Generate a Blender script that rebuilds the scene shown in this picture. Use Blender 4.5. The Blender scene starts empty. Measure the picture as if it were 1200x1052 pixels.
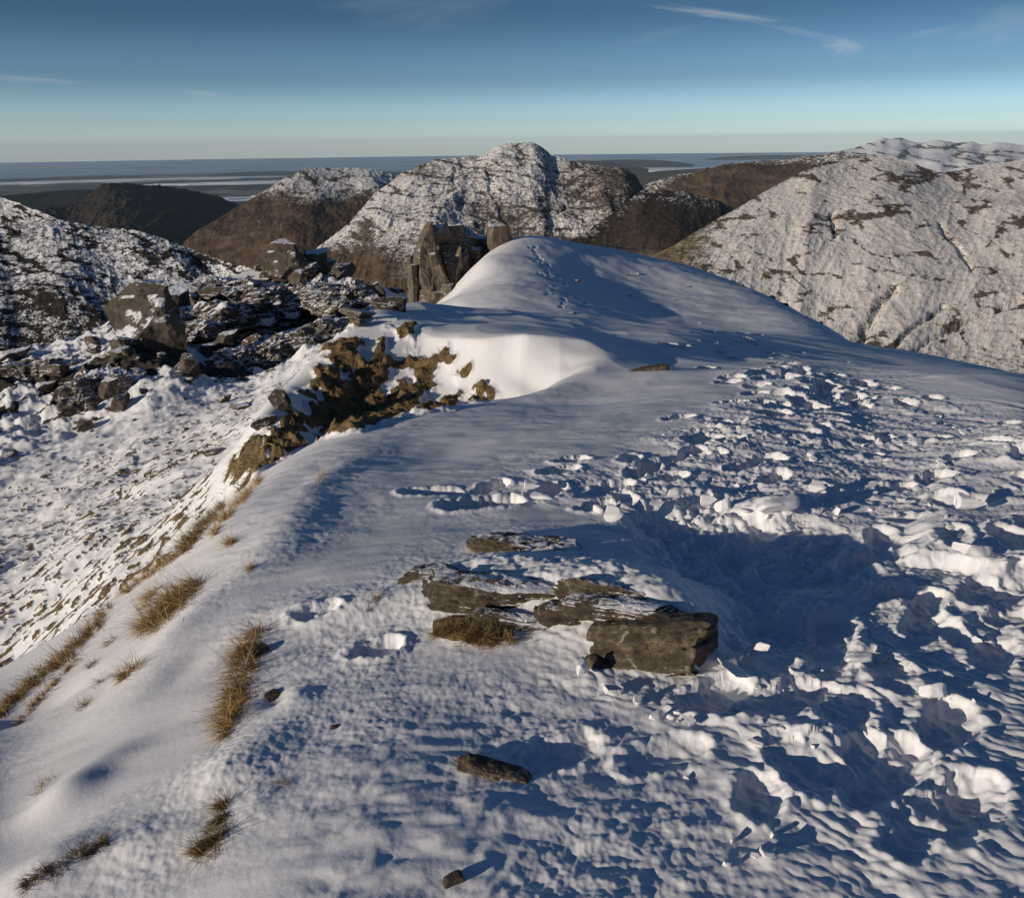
import bpy, math
import numpy as np

# ------------------------------------------------------------------ basics
PW, PH = 1200.0, 1052.0
FPX = 942.0
PITCH = math.radians(20.7)
ROLL = math.radians(0.67)
EYE = np.array([0.0, 0.0, 1.65])
SUN_EL = math.radians(11.6)
SHADOW_AZ = math.radians(57.0)         # shadows run to the right of straight ahead
rng = np.random.default_rng(7)

scene = bpy.context.scene
col = scene.collection


def rot_cam():
    a = math.pi / 2 - PITCH
    rx = np.array([[1, 0, 0], [0, math.cos(a), -math.sin(a)], [0, math.sin(a), math.cos(a)]])
    b = -ROLL
    rz = np.array([[math.cos(b), -math.sin(b), 0], [math.sin(b), math.cos(b), 0], [0, 0, 1]])
    return rx @ rz


RC = rot_cam()


def ray(px, py):
    """azimuth (0 ahead, + right) and downward tangent of the sight line through a photo pixel"""
    px = np.asarray(px, float); py = np.asarray(py, float)
    c = np.stack([(px - PW / 2) / FPX, -(py - PH / 2) / FPX, -np.ones_like(px)], -1)
    d = c @ RC.T
    h = np.hypot(d[..., 0], d[..., 1])
    return np.arctan2(d[..., 0], d[..., 1]), -d[..., 2] / h


def at(px, py, r):
    th, q = ray(px, py)
    return np.array([r * math.sin(th), r * math.cos(th), EYE[2] - r * float(q)])


# ------------------------------------------------------------------ noise
_perm = np.random.default_rng(3).permutation(4096).astype(np.int32)
_perm2 = np.concatenate([_perm, _perm])
_ga = np.random.default_rng(4).uniform(0, 2 * np.pi, 4096).astype(np.float32)
_GX, _GY = np.cos(_ga), np.sin(_ga)
_r1, _r2, _r3, _r4, _r5 = [np.random.default_rng(10 + i).random(4096).astype(np.float32) for i in range(5)]


def _h2(ix, iy):
    return _perm2[_perm2[ix & 4095] + (iy & 4095)] & 4095


def perlin(x, y):
    x = np.asarray(x, np.float64); y = np.asarray(y, np.float64)
    fx0 = np.floor(x); fy0 = np.floor(y)
    ix = fx0.astype(np.int32); iy = fy0.astype(np.int32)
    fx = (x - fx0).astype(np.float32); fy = (y - fy0).astype(np.float32)
    u = fx * fx * fx * (fx * (fx * 6 - 15) + 10)
    v = fy * fy * fy * (fy * (fy * 6 - 15) + 10)

    def g(i, j, dx, dy):
        h = _h2(ix + i, iy + j)
        return _GX[h] * dx + _GY[h] * dy
    a = g(0, 0, fx, fy); b = g(1, 0, fx - 1, fy)
    c = g(0, 1, fx, fy - 1); d = g(1, 1, fx - 1, fy - 1)
    return ((a + u * (b - a)) * (1 - v) + (c + u * (d - c)) * v) * 1.5


def fbm(x, y, octaves=4, gain=0.5, lac=2.03):
    s = 0; a = 1.0; t = 0
    for i in range(octaves):
        s = s + a * perlin(x + 17.3 * i, y - 9.1 * i)
        t += a; a *= gain; x = x * lac; y = y * lac
    return s / t


def ridged(x, y, octaves=4, gain=0.5, lac=2.03):
    s = 0; a = 1.0; t = 0
    for i in range(octaves):
        n = 1 - np.abs(perlin(x + 31.7 * i, y + 5.3 * i)) * 1.6
        s = s + a * n * np.abs(n)
        t += a; a *= gain; x = x * lac; y = y * lac
    return s / t


def plates(x, y, tilt=0.5):
    """broken snow crust: every cell of a Worley pattern is a small tilted plate. height about -0.5..0.5"""
    ix0 = np.floor(x).astype(np.int32); iy0 = np.floor(y).astype(np.int32)
    best = np.full(x.shape, 9e9, np.float32); second = best.copy()
    val = np.zeros(x.shape, np.float32)
    for di in (-1, 0, 1):
        for dj in (-1, 0, 1):
            cx = ix0 + di; cy = iy0 + dj
            h = _h2(cx, cy)
            dx = (x - cx - _r1[h]).astype(np.float32); dy = (y - cy - _r2[h]).astype(np.float32)
            d = dx * dx + dy * dy
            vv = (_r3[h] - 0.5) + tilt * ((_r4[h] - 0.5) * dx + (_r5[h] - 0.5) * dy) * 2
            m = d < best
            second = np.where(m, best, np.minimum(second, d))
            val = np.where(m, vv, val); best = np.where(m, d, best)
    return val, np.sqrt(second) - np.sqrt(best)


def _n3hash(i, j, k):
    return _perm2[_perm2[_perm2[i & 4095] + (j & 4095)] + (k & 4095)] & 4095


def vnoise3(p):
    f0 = np.floor(p); i = f0.astype(np.int32); f = p - f0
    u = f * f * (3 - 2 * f)
    out = 0
    for a in (0, 1):
        for b in (0, 1):
            for c in (0, 1):
                h = _n3hash(i[:, 0] + a, i[:, 1] + b, i[:, 2] + c)
                w = (u[:, 0] if a else 1 - u[:, 0]) * (u[:, 1] if b else 1 - u[:, 1]) * (u[:, 2] if c else 1 - u[:, 2])
                out = out + w * (_r1[h] * 2 - 1)
    return out


def fbm3(p, octaves=4, gain=0.5):
    s = 0; a = 1; t = 0
    for o in range(octaves):
        s = s + a * vnoise3(p + 13.7 * o); t += a; a *= gain; p = p * 2.05
    return s / t


def sstep(a, b, x):
    t = np.clip((x - a) / (b - a), 0, 1)
    return t * t * (3 - 2 * t)


# ------------------------------------------------------------------ mesh helpers
def tag(o, label, cat=None, group=None, kind=None):
    o['label'] = label
    if cat: o['category'] = cat
    if group: o['group'] = group
    if kind: o['kind'] = kind
    return o


def mesh_np(name, verts, faces, mat, smooth=True, attrs=None):
    """faces: int array (n, 3 or 4)"""
    me = bpy.data.meshes.new(name)
    nv, nf, k = len(verts), len(faces), faces.shape[1]
    me.vertices.add(nv); me.vertices.foreach_set('co', np.ascontiguousarray(verts, np.float32).ravel())
    me.loops.add(nf * k); me.loops.foreach_set('vertex_index', np.ascontiguousarray(faces, np.int32).ravel())
    me.polygons.add(nf); me.polygons.foreach_set('loop_start', np.arange(0, nf * k, k, dtype=np.int32))
    me.polygons.foreach_set('use_smooth', np.full(nf, smooth, dtype=bool))
    me.update(calc_edges=True)
    for an, av in (attrs or {}).items():
        at_ = me.attributes.new(an, 'FLOAT', 'POINT')
        at_.data.foreach_set('value', np.ascontiguousarray(av, np.float32).ravel())
    if mat: me.materials.append(mat)
    return me


def link(name, me, parent=None, loc=None, rot=None, scale=None):
    o = bpy.data.objects.new(name, me); col.objects.link(o)
    if parent: o.parent = parent
    if loc is not None: o.location = [float(v) for v in loc]
    if rot is not None: o.rotation_euler = [float(v) for v in rot]
    if scale is not None: o.scale = [float(v) for v in scale]
    return o


def grid_faces(nr, nc):
    i = np.arange(nr - 1)[:, None] * nc + np.arange(nc - 1)[None, :]
    return np.stack([i, i + 1, i + nc + 1, i + nc], -1).reshape(-1, 4)


# ------------------------------------------------------------------ materials
class NT:
    def __init__(self, name):
        self.m = bpy.data.materials.new(name); self.m.use_nodes = True
        self.t = self.m.node_tree; self.t.nodes.clear()
        self.out = self.t.nodes.new('ShaderNodeOutputMaterial')

    def n(self, kind, **kw):
        nd = self.t.nodes.new(kind)
        ins = kw.pop('ins', {})
        for k, v in kw.items(): setattr(nd, k, v)
        for k, v in ins.items(): self.put(nd, k, v)
        return nd

    def put(self, nd, k, v):
        s = nd.inputs[k]
        if isinstance(v, bpy.types.NodeSocket): self.t.links.new(v, s)
        elif isinstance(v, bpy.types.Node): self.t.links.new(v.outputs[0], s)
        else:
            if isinstance(v, tuple) and len(v) == 3 and s.type == 'RGBA': v = v + (1.0,)
            s.default_value = v

    def noise(self, vec, scale, detail=4, rough=0.55, dist=0.0):
        nd = self.n('ShaderNodeTexNoise', ins={'Vector': vec, 'Scale': scale, 'Detail': detail, 'Roughness': rough, 'Distortion': dist})
        return nd.outputs[0]

    def math(self, op, a, b=0.0, c=None, clamp=False):
        nd = self.n('ShaderNodeMath', operation=op, use_clamp=clamp)
        self.put(nd, 0, a); self.put(nd, 1, b)
        if c is not None: self.put(nd, 2, c)
        return nd.outputs[0]

    def smooth(self, v, a, b):
        nd = self.n('ShaderNodeMapRange', interpolation_type='SMOOTHSTEP')
        self.put(nd, 'Value', v); self.put(nd, 'From Min', a); self.put(nd, 'From Max', b)
        return nd.outputs[0]

    def mix(self, f, a, b):
        nd = self.n('ShaderNodeMix', data_type='RGBA')
        self.put(nd, 'Factor', f); self.put(nd, 6, a); self.put(nd, 7, b)
        return nd.outputs[2]

    def mixf(self, f, a, b):
        nd = self.n('ShaderNodeMix', data_type='FLOAT')
        self.put(nd, 'Factor', f); self.put(nd, 2, a); self.put(nd, 3, b)
        return nd.outputs[0]

    def attr(self, name):
        return self.n('ShaderNodeAttribute', attribute_name=name).outputs['Fac']

    def ramp(self, f, stops):
        nd = self.n('ShaderNodeValToRGB'); self.put(nd, 0, f)
        e = nd.color_ramp.elements
        while len(e) < len(stops): e.new(0.5)
        for i, (p, c) in enumerate(stops):
            e[i].position = p; e[i].color = c + (1.0,)
        return nd.outputs[0]

    def bump(self, h, strength, dist, normal=None):
        nd = self.n('ShaderNodeBump', ins={'Height': h, 'Strength': strength, 'Distance': dist})
        if normal is not None: self.put(nd, 'Normal', normal)
        return nd.outputs[0]

    def bsdf(self, color, rough=0.8, normal=None, spec=0.3, **kw):
        b = self.n('ShaderNodeBsdfPrincipled', ins={'Base Color': color, 'Roughness': rough, 'Specular IOR Level': spec})
        if normal is not None: self.put(b, 'Normal', normal)
        for k, v in kw.items(): self.put(b, k, v)
        self.t.links.new(b.outputs[0], self.out.inputs[0])
        return self.m

    def coord(self, which='Object'):
        return self.n('ShaderNodeTexCoord').outputs[which]

    def scale(self, vec, s):
        nd = self.n('ShaderNodeMapping', ins={'Vector': vec, 'Scale': s})
        return nd.outputs[0]


SNOW = (0.80, 0.80, 0.815)


def mat_ridge():
    t = NT('snow_ridge'); c = t.coord()
    veg = t.attr('veg'); rock = t.attr('rock'); dirt = t.attr('dirt')
    fine = t.math('ADD', t.noise(c, 60.0, 3, 0.6), t.math('MULTIPLY', t.noise(c, 260.0, 2, 0.6), 0.5))
    mid = t.noise(c, 9.0, 4, 0.6)
    gcol = t.ramp(t.noise(t.scale(c, (11, 11, 7)), 1.0, 5, 0.72), [(0.25, (0.06, 0.042, 0.022)), (0.5, (0.20, 0.135, 0.066)), (0.75, (0.36, 0.255, 0.13))])
    gcol = t.mix(t.smooth(mid, 0.45, 0.62), gcol, t.mix(0.5, gcol, (0.07, 0.062, 0.022)))
    rn = t.noise(c, 3.5, 6, 0.65)
    rcol = t.ramp(rn, [(0.3, (0.016, 0.014, 0.013)), (0.55, (0.05, 0.043, 0.036)), (0.75, (0.12, 0.10, 0.08))])
    vm = t.smooth(t.math('ADD', veg, t.math('MULTIPLY', t.math('SUBTRACT', mid, 0.5), 0.35)), 0.46, 0.54)
    rm = t.smooth(t.math('ADD', rock, t.math('MULTIPLY', t.math('SUBTRACT', rn, 0.5), 0.9)), 0.47, 0.53)
    base = t.mix(dirt, SNOW, (0.40, 0.35, 0.29))
    base = t.mix(vm, base, gcol)
    base = t.mix(rm, base, rcol)
    snowy = t.math('SUBTRACT', 1.0, t.math('MAXIMUM', vm, rm), clamp=True)
    bs = t.mixf(snowy, 0.9, 0.22)
    bd = t.mixf(snowy, 0.03, 0.006)
    hgt = t.mixf(snowy, t.noise(t.scale(c, (40, 40, 15)), 1.0, 5, 0.7), fine)
    nrm = t.bump(hgt, bs, bd)
    return t.bsdf(base, 0.75, nrm, 0.25)


def mat_snow_chunk():
    t = NT('broken_snow'); c = t.coord()
    nrm = t.bump(t.noise(c, 45.0, 5, 0.65), 0.35, 0.008)
    return t.bsdf(SNOW, 0.7, nrm, 0.25)


def mat_rock(name, dark, mid_c, light, snow_at=None, scale=1.0, lichen=0.0, strata=4.0):
    t = NT(name); c = t.coord()
    n1 = t.noise(t.scale(c, (1.2 * scale, 1.2 * scale, strata * scale)), 3.0, 7, 0.68, 0.4)
    n2 = t.noise(c, 14.0 * scale, 5, 0.7)
    v = t.math('ADD', t.math('MULTIPLY', n1, 0.6), t.math('MULTIPLY', n2, 0.4))
    base = t.ramp(v, [(0.32, dark), (0.5, mid_c), (0.68, light)])
    if lichen:
        vo = t.noise(c, 7.0 * scale, 6, 0.75, 0.6)
        base = t.mix(t.math('MULTIPLY', t.smooth(vo, 0.575, 0.65), lichen), base, (0.34, 0.32, 0.25))
    nrm = t.bump(t.math('ADD', n1, t.math('MULTIPLY', n2, 0.5)), 0.9, 0.05 / scale)
    rough = 0.72
    if snow_at is not None:
        g = t.n('ShaderNodeNewGeometry')
        up = t.n('ShaderNodeSeparateXYZ', ins={0: g.outputs['Normal']}).outputs[2]
        wob = t.math('MULTIPLY', t.math('SUBTRACT', t.noise(c, 2.2 * scale, 6, 0.7), 0.5), 1.9)
        sm = t.smooth(t.math('ADD', up, wob), snow_at, snow_at + 0.12)
        base = t.mix(sm, base, SNOW)
    return t.bsdf(base, rough, nrm, 0.3)


def mat_grass(name, c0, c1, c2):
    t = NT(name)
    a = t.attr('tone')
    base = t.ramp(a, [(0.0, c0), (0.5, c1), (1.0, c2)])
    return t.bsdf(base, 0.7, None, 0.2)


def mat_hill(name, snowcol=SNOW, r0=(0.03, 0.026, 0.022), r1=(0.11, 0.085, 0.065), v0=(0.05, 0.034, 0.022), v1=(0.16, 0.10, 0.055), s=1.0, soft=.05):
    t = NT(name); c = t.coord()
    sn = t.attr('snow'); veg = t.attr('veg')
    n1 = t.noise(t.scale(c, (0.02 * s, 0.02 * s, 0.05 * s)), 1.0, 8, 0.68)
    n2 = t.noise(t.scale(c, (0.11 * s, 0.11 * s, 0.25 * s)), 1.0, 6, 0.7)
    rcol = t.mix(t.smooth(n2, 0.35, 0.7), r0, r1)
    vcol = t.mix(t.smooth(n1, 0.35, 0.68), v0, v1)
    base = t.mix(veg, rcol, vcol)
    n3 = t.noise(t.scale(c, (0.35 * s, 0.35 * s, 0.6 * s)), 1.0, 5, 0.7)
    f = t.math('ADD', sn, t.math('MULTIPLY', t.math('SUBTRACT', n2, 0.5), 1.5))
    f = t.math('ADD', f, t.math('MULTIPLY', t.math('SUBTRACT', n3, 0.5), 1.3))
    f = t.math('ADD', f, t.math('MULTIPLY', t.math('SUBTRACT', n1, 0.5), 0.5))
    sm = t.smooth(f, 0.47 - soft, 0.55 + soft)
    base = t.mix(sm, base, snowcol)
    nrm = t.bump(n2, 0.35, 2.5 / s)
    return t.bsdf(base, 0.9, nrm, 0.1)


M_RIDGE = mat_ridge()
M_CHUNK = mat_snow_chunk()
M_SLAB = mat_rock('schist_slab', (0.014, 0.011, 0.009), (0.085, 0.064, 0.042), (0.25, 0.185, 0.12), None, 2.2, 0.9, 2.8)
M_SLABSNOW = mat_rock('snowed_slab', (0.012, 0.010, 0.009), (0.07, 0.053, 0.036), (0.20, 0.15, 0.10), 0.80, 2.2, 0.5, 5.0)
M_BOULDER = mat_rock('snowy_boulder', (0.014, 0.012, 0.010), (0.078, 0.062, 0.046), (0.20, 0.155, 0.11), 0.66, 0.45, 0.2, 1.5)
M_CRAG = mat_rock('crag_rock', (0.03, 0.025, 0.02), (0.115, 0.09, 0.066), (0.27, 0.21, 0.145), 0.74, 0.8, 0.2, 0.6)
M_STRAW = mat_grass('straw_grass', (0.10, 0.06, 0.022), (0.50, 0.325, 0.13), (0.74, 0.55, 0.28))
M_MOSS = mat_grass('brown_turf', (0.06, 0.042, 0.02), (0.34, 0.225, 0.10), (0.58, 0.42, 0.21))

# ------------------------------------------------------------------ ridge height field
GRAD = -0.12


def plane_z(x, y):
    return GRAD * y


CP = []      # (theta, ln r, (z - plane)/r)


def cp(px, py, r):
    p = at(px, py, r)
    th = math.atan2(p[0], p[1])
    CP.append((th, math.log(r), (p[2] - plane_z(p[0], p[1])) / r))


def cw(x, y, z=None, dz=0.0):
    r = math.hypot(x, y)
    zz = plane_z(x, y) + dz if z is None else z
    CP.append((math.atan2(x, y), math.log(r), (zz - plane_z(x, y)) / r))


# near plateau on the plain slope
for (x, y) in ((0, .6), (0, 1.2), (0, 2.2), (0, 3.6), (0, 5.4), (.8, 1.1), (1.2, 2.2), (1, 3.8), (1.2, 6), (1.5, 8.5), (3, 3), (3, 5), (3, 8), (4, 11), (3, 14),
               (1.0, .5), (2, 1.0), (5, 6), (6, 9), (-.45, 1.1), (-.6, 1.9), (-.7, 3.2), (-1.0, 4.6), (-.9, 6.4), (0, 7.6), (4, 2), (7, 3), (8, 6)):
    cw(x, y)
# slope on the left of the edge, down to the grass lip
cw(-1.05, 1.2, dz=-.16); cw(-1.05, 2.6, dz=-.05); cw(-2.0, 5.0, dz=-.10)
cp(0, 1040, 2.35); cp(0, 940, 3.0); cp(0, 835, 4.0); cp(60, 775, 4.4); cp(130, 708, 5.0); cp(220, 640, 6.0)
cp(-200, 1000, 3.4); cp(-200, 900, 4.8)
for (x, y, dz) in ((-1.6, .9, -.5), (-2.4, .3, -1.0), (-1.0, 0.3, -.25), (-3.5, 1.2, -1.5), (-6, 2, -3.4), (-6, 4.5, -3.6), (-12, 5, -7.5), (-14, 1, -9), (-30, 8, -17), (-60, 20, -26), (-2.6, 2.2, -.75)):
    cw(x, y, dz=dz)
cp(-200, 800, 14); cp(-200, 700, 22); cp(-200, 600, 35); cp(-200, 500, 51); cp(-200, 440, 62)
# corrie slope beyond the lip
cp(0, 820, 10.5); cp(0, 750, 14); cp(100, 700, 11.5); cp(100, 640, 16); cp(200, 615, 11.5); cp(200, 560, 19); cp(0, 650, 21); cp(0, 600, 27); cp(0, 550, 34); cp(0, 500, 41)
cp(100, 560, 26); cp(100, 500, 37); cp(200, 500, 31); cp(200, 460, 37); cp(300, 460, 35); cp(370, 412, 34); cp(300, 432, 43); cp(410, 388, 38); cp(150, 402, 47); cp(250, 425, 50)
cp(0, 440, 53); cp(0, 412, 60); cp(100, 430, 49); cp(100, 395, 60); cp(190, 390, 55); cp(190, 345, 66); cp(270, 380, 58); cp(270, 328, 68)
cp(370, 370, 57); cp(370, 306, 70); cp(440, 365, 52); cp(440, 335, 58); cp(320, 345, 63)
# behind the boulder terrace it drops to the valley
for px, py, r in ((-200, 455, 76), (0, 445, 76), (100, 425, 76), (190, 385, 80), (270, 360, 84), (370, 345, 86), (430, 350, 76)):
    cp(px, py, r)
for px in (-200, 0, 100, 190, 270, 370, 440, 480):
    p = at(px, 400, 120.0)
    CP.append((math.atan2(p[0], p[1]), math.log(110.0), (-31 - plane_z(p[0], p[1])) / 110.0))
    CP.append((math.atan2(p[0], p[1]), math.log(240.0), (-118 - plane_z(2 * p[0], 2 * p[1])) / 240.0))
# hollow behind the near edge and the sunny bank behind it
cp(300, 560, 7.0); cp(370, 518, 7.9); cp(480, 484, 8.4); cp(600, 467, 9.0); cp(690, 453, 9.8)
for (px, py, r) in ((300, 565, 8.6), (370, 525, 9.3), (440, 505, 9.6)):
    cp(px, py, r)
cp(300, 535, 9.6); cp(370, 500, 11.0); cp(440, 484, 11.6); 
cp(300, 497, 10.4); cp(335, 462, 11.4); cp(370, 428, 12.6); cp(430, 388, 14.0); cp(480, 386, 13.8); cp(540, 394, 12.9); cp(620, 402, 11.5); cp(700, 412, 11.5); cp(755, 422, 11.9)
cp(400, 392, 14.6); cp(440, 364, 16.5); cp(470, 358, 18.5); cp(530, 359, 19.5); cp(600, 365, 20.0); cp(700, 374, 20.5); cp(800, 384, 22.0); cp(900, 392, 24.0)
cp(600, 379, 16); cp(540, 376, 16.2); cp(480, 371, 16); cp(700, 391, 16); cp(620, 389, 13.2); cp(760, 412, 13.2); cp(850, 420, 14.0); cp(950, 420, 16.5); cp(1050, 430, 17.0); cp(1000, 470, 9.6); cp(1150, 500, 8.6); cp(1200, 560, 6.3)
# left flank of that knoll
cp(255, 590, 10.5); cp(300, 520, 13.5); cp(350, 470, 17); cp(400, 425, 21); cp(440, 395, 25)
# dip and the third dome
cp(530, 380, 24.5); cp(600, 384, 25); cp(700, 390, 26); cp(480, 395, 26); cp(560, 376, 29); cp(640, 378, 29)
cp(512, 372, 34); cp(538, 352, 35); cp(600, 352, 33); cp(680, 362, 33); cp(780, 376, 35); cp(880, 388, 33)
cp(562, 310, 46); cp(535, 345, 46); cp(600, 308, 45); cp(680, 318, 47); cp(780, 340, 47); cp(870, 362, 42)
cp(590, 284, 53); cp(622, 277, 57); cp(660, 281, 57); cp(700, 290, 62); cp(800, 312, 57); cp(900, 350, 48); cp(960, 378, 39.5); cp(1010, 403, 28.5); cp(1100, 421, 23); cp(1200, 440, 18.5)
cp(512, 362, 44); cp(480, 358, 55); cp(500, 372, 70); cp(530, 345, 75); cp(560, 325, 85); cp(600, 320, 95); cp(440, 362, 72)
cp(1350, 470, 15); cp(1350, 600, 8)
for (px, r0, z0) in ((622, 57, -4.3), (700, 62, -5.5), (800, 57, -6.1), (900, 48, -6.5), (960, 39.5, -6.0), (1010, 28.5, -4.4), (1100, 23, -3.4), (1200, 18.5, -2.6), (1350, 15, -2.0)):
    p = at(px, 400, 1.0)
    for k, dz in ((1.35, -.27), (2.2, -.42), (6.0, -.5)):
        r = r0 * k
        y = p[1] * r
        CP.append((math.atan2(p[0], p[1]), math.log(r), ((z0 + dz * (r - r0)) - GRAD * y) / r))

CPA = np.array(CP)
KL = 0.55


def tps_fit(c):
    P = np.stack([c[:, 0], c[:, 1] * KL], 1); n = len(P)
    d2 = ((P[:, None] - P[None]) ** 2).sum(-1)
    K = 0.5 * d2 * np.log(d2 + 1e-12) + np.eye(n) * 4e-6
    A = np.zeros((n + 3, n + 3)); A[:n, :n] = K
    A[:n, n] = 1; A[:n, n + 1:] = P; A[n, :n] = 1; A[n + 1:, :n] = P.T
    b = np.zeros(n + 3); b[:n] = c[:, 2]
    return P, np.linalg.solve(A, b)


TPSP, TPSW = tps_fit(CPA)


def tps(th, lr):
    u = th.astype(np.float32); v = (lr * KL).astype(np.float32)
    out = (TPSW[-3] + TPSW[-2] * u + TPSW[-1] * v).astype(np.float32)
    for (a, b), w in zip(TPSP.astype(np.float32), TPSW[:-3]):
        d = (u - a) ** 2 + (v - b) ** 2
        out += np.float32(0.5 * w) * d * np.log(d + np.float32(1e-12))
    return out


def make_axes():
    d = math.radians
    th = np.concatenate([np.linspace(d(-100), d(-62), 30, endpoint=False), np.linspace(d(-62), d(-43), 90, endpoint=False),
                         np.linspace(d(-43), d(43), 1120, endpoint=False), np.linspace(d(43), d(62), 80, endpoint=False), np.linspace(d(62), d(100), 30)])
    lr = [math.log(0.45)]
    while lr[-1] < math.log(240.0):
        r = math.exp(lr[-1])
        s = 0.006 if r < 1.1 else 0.0026 if r < 4.5 else 0.0033 if r < 9 else 0.0042 if r < 24 else 0.0052 if r < 80 else 0.012
        lr.append(lr[-1] + s)
    return th, np.array(lr)


TH, LR = make_axes()
RR = np.exp(LR)
NC, NR = len(TH), len(LR)
thg = np.clip(TH, math.radians(-60), math.radians(55))
# smooth base: fit on a coarser lattice with cubic (Catmull-Rom) upsampling
ci = np.linspace(math.radians(-60), math.radians(55), 260); li = np.linspace(LR[0], LR[-1], 420)
coarse = tps(*[a.ravel() for a in np.meshgrid(ci, li, indexing='xy')]).reshape(len(li), len(ci)).astype(np.float64)


def cr_weights(q, axis):
    t = (q - axis[0]) / (axis[1] - axis[0])
    i = np.clip(np.floor(t).astype(int), 1, len(axis) - 3); f = np.clip(t - i, -1, 2)
    w = np.stack([-.5 * f + f * f - .5 * f ** 3, 1 - 2.5 * f * f + 1.5 * f ** 3, .5 * f + 2 * f * f - 1.5 * f ** 3, -.5 * f * f + .5 * f ** 3])
    return i, w


ic, wc = cr_weights(thg, ci); il, wl = cr_weights(LR, li)
tmp = sum(coarse[:, ic - 1 + k] * wc[k][None, :] for k in range(4))
res = sum(tmp[il - 1 + k, :] * wl[k][:, None] for k in range(4))
GX = RR[:, None] * np.sin(TH)[None, :]; GY = RR[:, None] * np.cos(TH)[None, :]
RG = np.repeat(RR[:, None], NC, 1)
Z = plane_z(GX, GY) + res * RG
azd = np.degrees(TH)[None, :]
lw = sstep(-44, -56, azd) * np.ones_like(RG)
Z = np.where(lw > 0, Z * (1 - lw) + lw * np.minimum(Z, -0.42 * np.maximum(RG - 2.5, 0) - .3), Z)
Z0 = Z.copy()


def hit(px, py, H=None, rmin=0.5):
    """first point of the height field on the sight line through a photo pixel"""
    H = Z if H is None else H
    th, q = ray(px, py)
    j = np.interp(float(th), TH, np.arange(NC)); j0 = int(j); f = j - j0
    colz = H[:, j0] * (1 - f) + H[:, min(j0 + 1, NC - 1)] * f
    g = colz - (EYE[2] - RR * float(q))
    idx = np.nonzero((g[1:] >= 0) & (g[:-1] < 0) & (RR[1:] > rmin))[0]
    if len(idx) == 0: return None
    i = idx[0]; t = -g[i] / (g[i + 1] - g[i])
    r = RR[i] + t * (RR[i + 1] - RR[i])
    return np.array([r * math.sin(th), r * math.cos(th), EYE[2] - r * float(q)])


def height(x, y, H=None):
    H = Z if H is None else H
    r = np.hypot(x, y); th = np.arctan2(x, y)
    i = np.interp(np.log(r), LR, np.arange(NR)); j = np.interp(th, TH, np.arange(NC))
    i0 = np.clip(i.astype(int) if hasattr(i, 'astype') else int(i), 0, NR - 2); j0 = np.clip(j.astype(int) if hasattr(j, 'astype') else int(j), 0, NC - 2)
    a = i - i0; b = j - j0
    return (H[i0, j0] * (1 - a) + H[i0 + 1, j0] * a) * (1 - b) + (H[i0, j0 + 1] * (1 - a) + H[i0 + 1, j0 + 1] * a) * b


def window(x, y, rad):
    """slices of the grid that cover a disc"""
    r = math.hypot(x, y); th = math.atan2(x, y)
    dr = min(rad / r, 0.95)
    i0, i1 = np.searchsorted(RR, [r - rad, r + rad]); da = math.asin(dr)
    j0, j1 = np.searchsorted(TH, [th - da, th + da])
    return slice(max(i0 - 1, 0), i1 + 1), slice(max(j0 - 1, 0), j1 + 1)


def poly_world(pts, H=None):
    out = []
    for (px, py) in pts:
        p = hit(px, py, H)
        if p is not None: out.append(p[:2])
    return np.array(out)


def poly_sd(poly, X, Y):
    """signed distance to a polygon, negative inside"""
    d = np.full(X.shape, 1e9); inside = np.zeros(X.shape, bool)
    n = len(poly)
    for k in range(n):
        ax, ay = poly[k]; bx, by = poly[(k + 1) % n]
        ex, ey = bx - ax, by - ay
        wx, wy = X - ax, Y - ay
        t = np.clip((wx * ex + wy * ey) / (ex * ex + ey * ey + 1e-12), 0, 1)
        d = np.minimum(d, (wx - ex * t) ** 2 + (wy - ey * t) ** 2)
        c = ((ay <= Y) & (by > Y)) | ((by <= Y) & (ay > Y))
        xi = ax + (Y - ay) * ex / (ey if abs(ey) > 1e-12 else 1e-12)
        inside ^= c & (X < xi)
    d = np.sqrt(d)
    return np.where(inside, -d, d)


def line_d(pts, X, Y):
    """distance to a polyline and position along it 0..1"""
    d = np.full(X.shape, 1e9); s = np.zeros(X.shape)
    seg = [math.dist(pts[k], pts[k + 1]) for k in range(len(pts) - 1)]
    tot = sum(seg); acc = 0
    side = np.zeros(X.shape)
    for k in range(len(pts) - 1):
        ax, ay = pts[k]; bx, by = pts[k + 1]; ex, ey = bx - ax, by - ay
        wx, wy = X - ax, Y - ay
        t = np.clip((wx * ex + wy * ey) / (ex * ex + ey * ey + 1e-12), 0, 1)
        dd = np.hypot(wx - ex * t, wy - ey * t); m = dd < d
        d = np.where(m, dd, d); s = np.where(m, (acc + t * seg[k]) / tot, s)
        side = np.where(m, ex * wy - ey * wx, side)
        acc += seg[k]
    return d, s, side

# ===DETAIL
# ------------------------------------------------------------------ relief of the ridge
X, Y = GX, GY
nb = slice(0, int(np.searchsorted(RR, 30.0)))          # rings nearer than 30 m carry the fine relief
far_w = sstep(13, 30, RG)
below = np.clip(plane_z(X, Y) - Z0, 0, 60)             # how far the corrie lies under the plateau
corrie = sstep(0.8, 2.5, below) * (TH[None, :] < math.radians(4)) * sstep(7.0, 11.0, RG)
corrie *= 1 - sstep(-6, 6, np.degrees(TH))[None, :] * np.ones_like(RG)
dome = sstep(24, 32, RG) * sstep(-6, -2, np.degrees(TH))[None, :]

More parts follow.
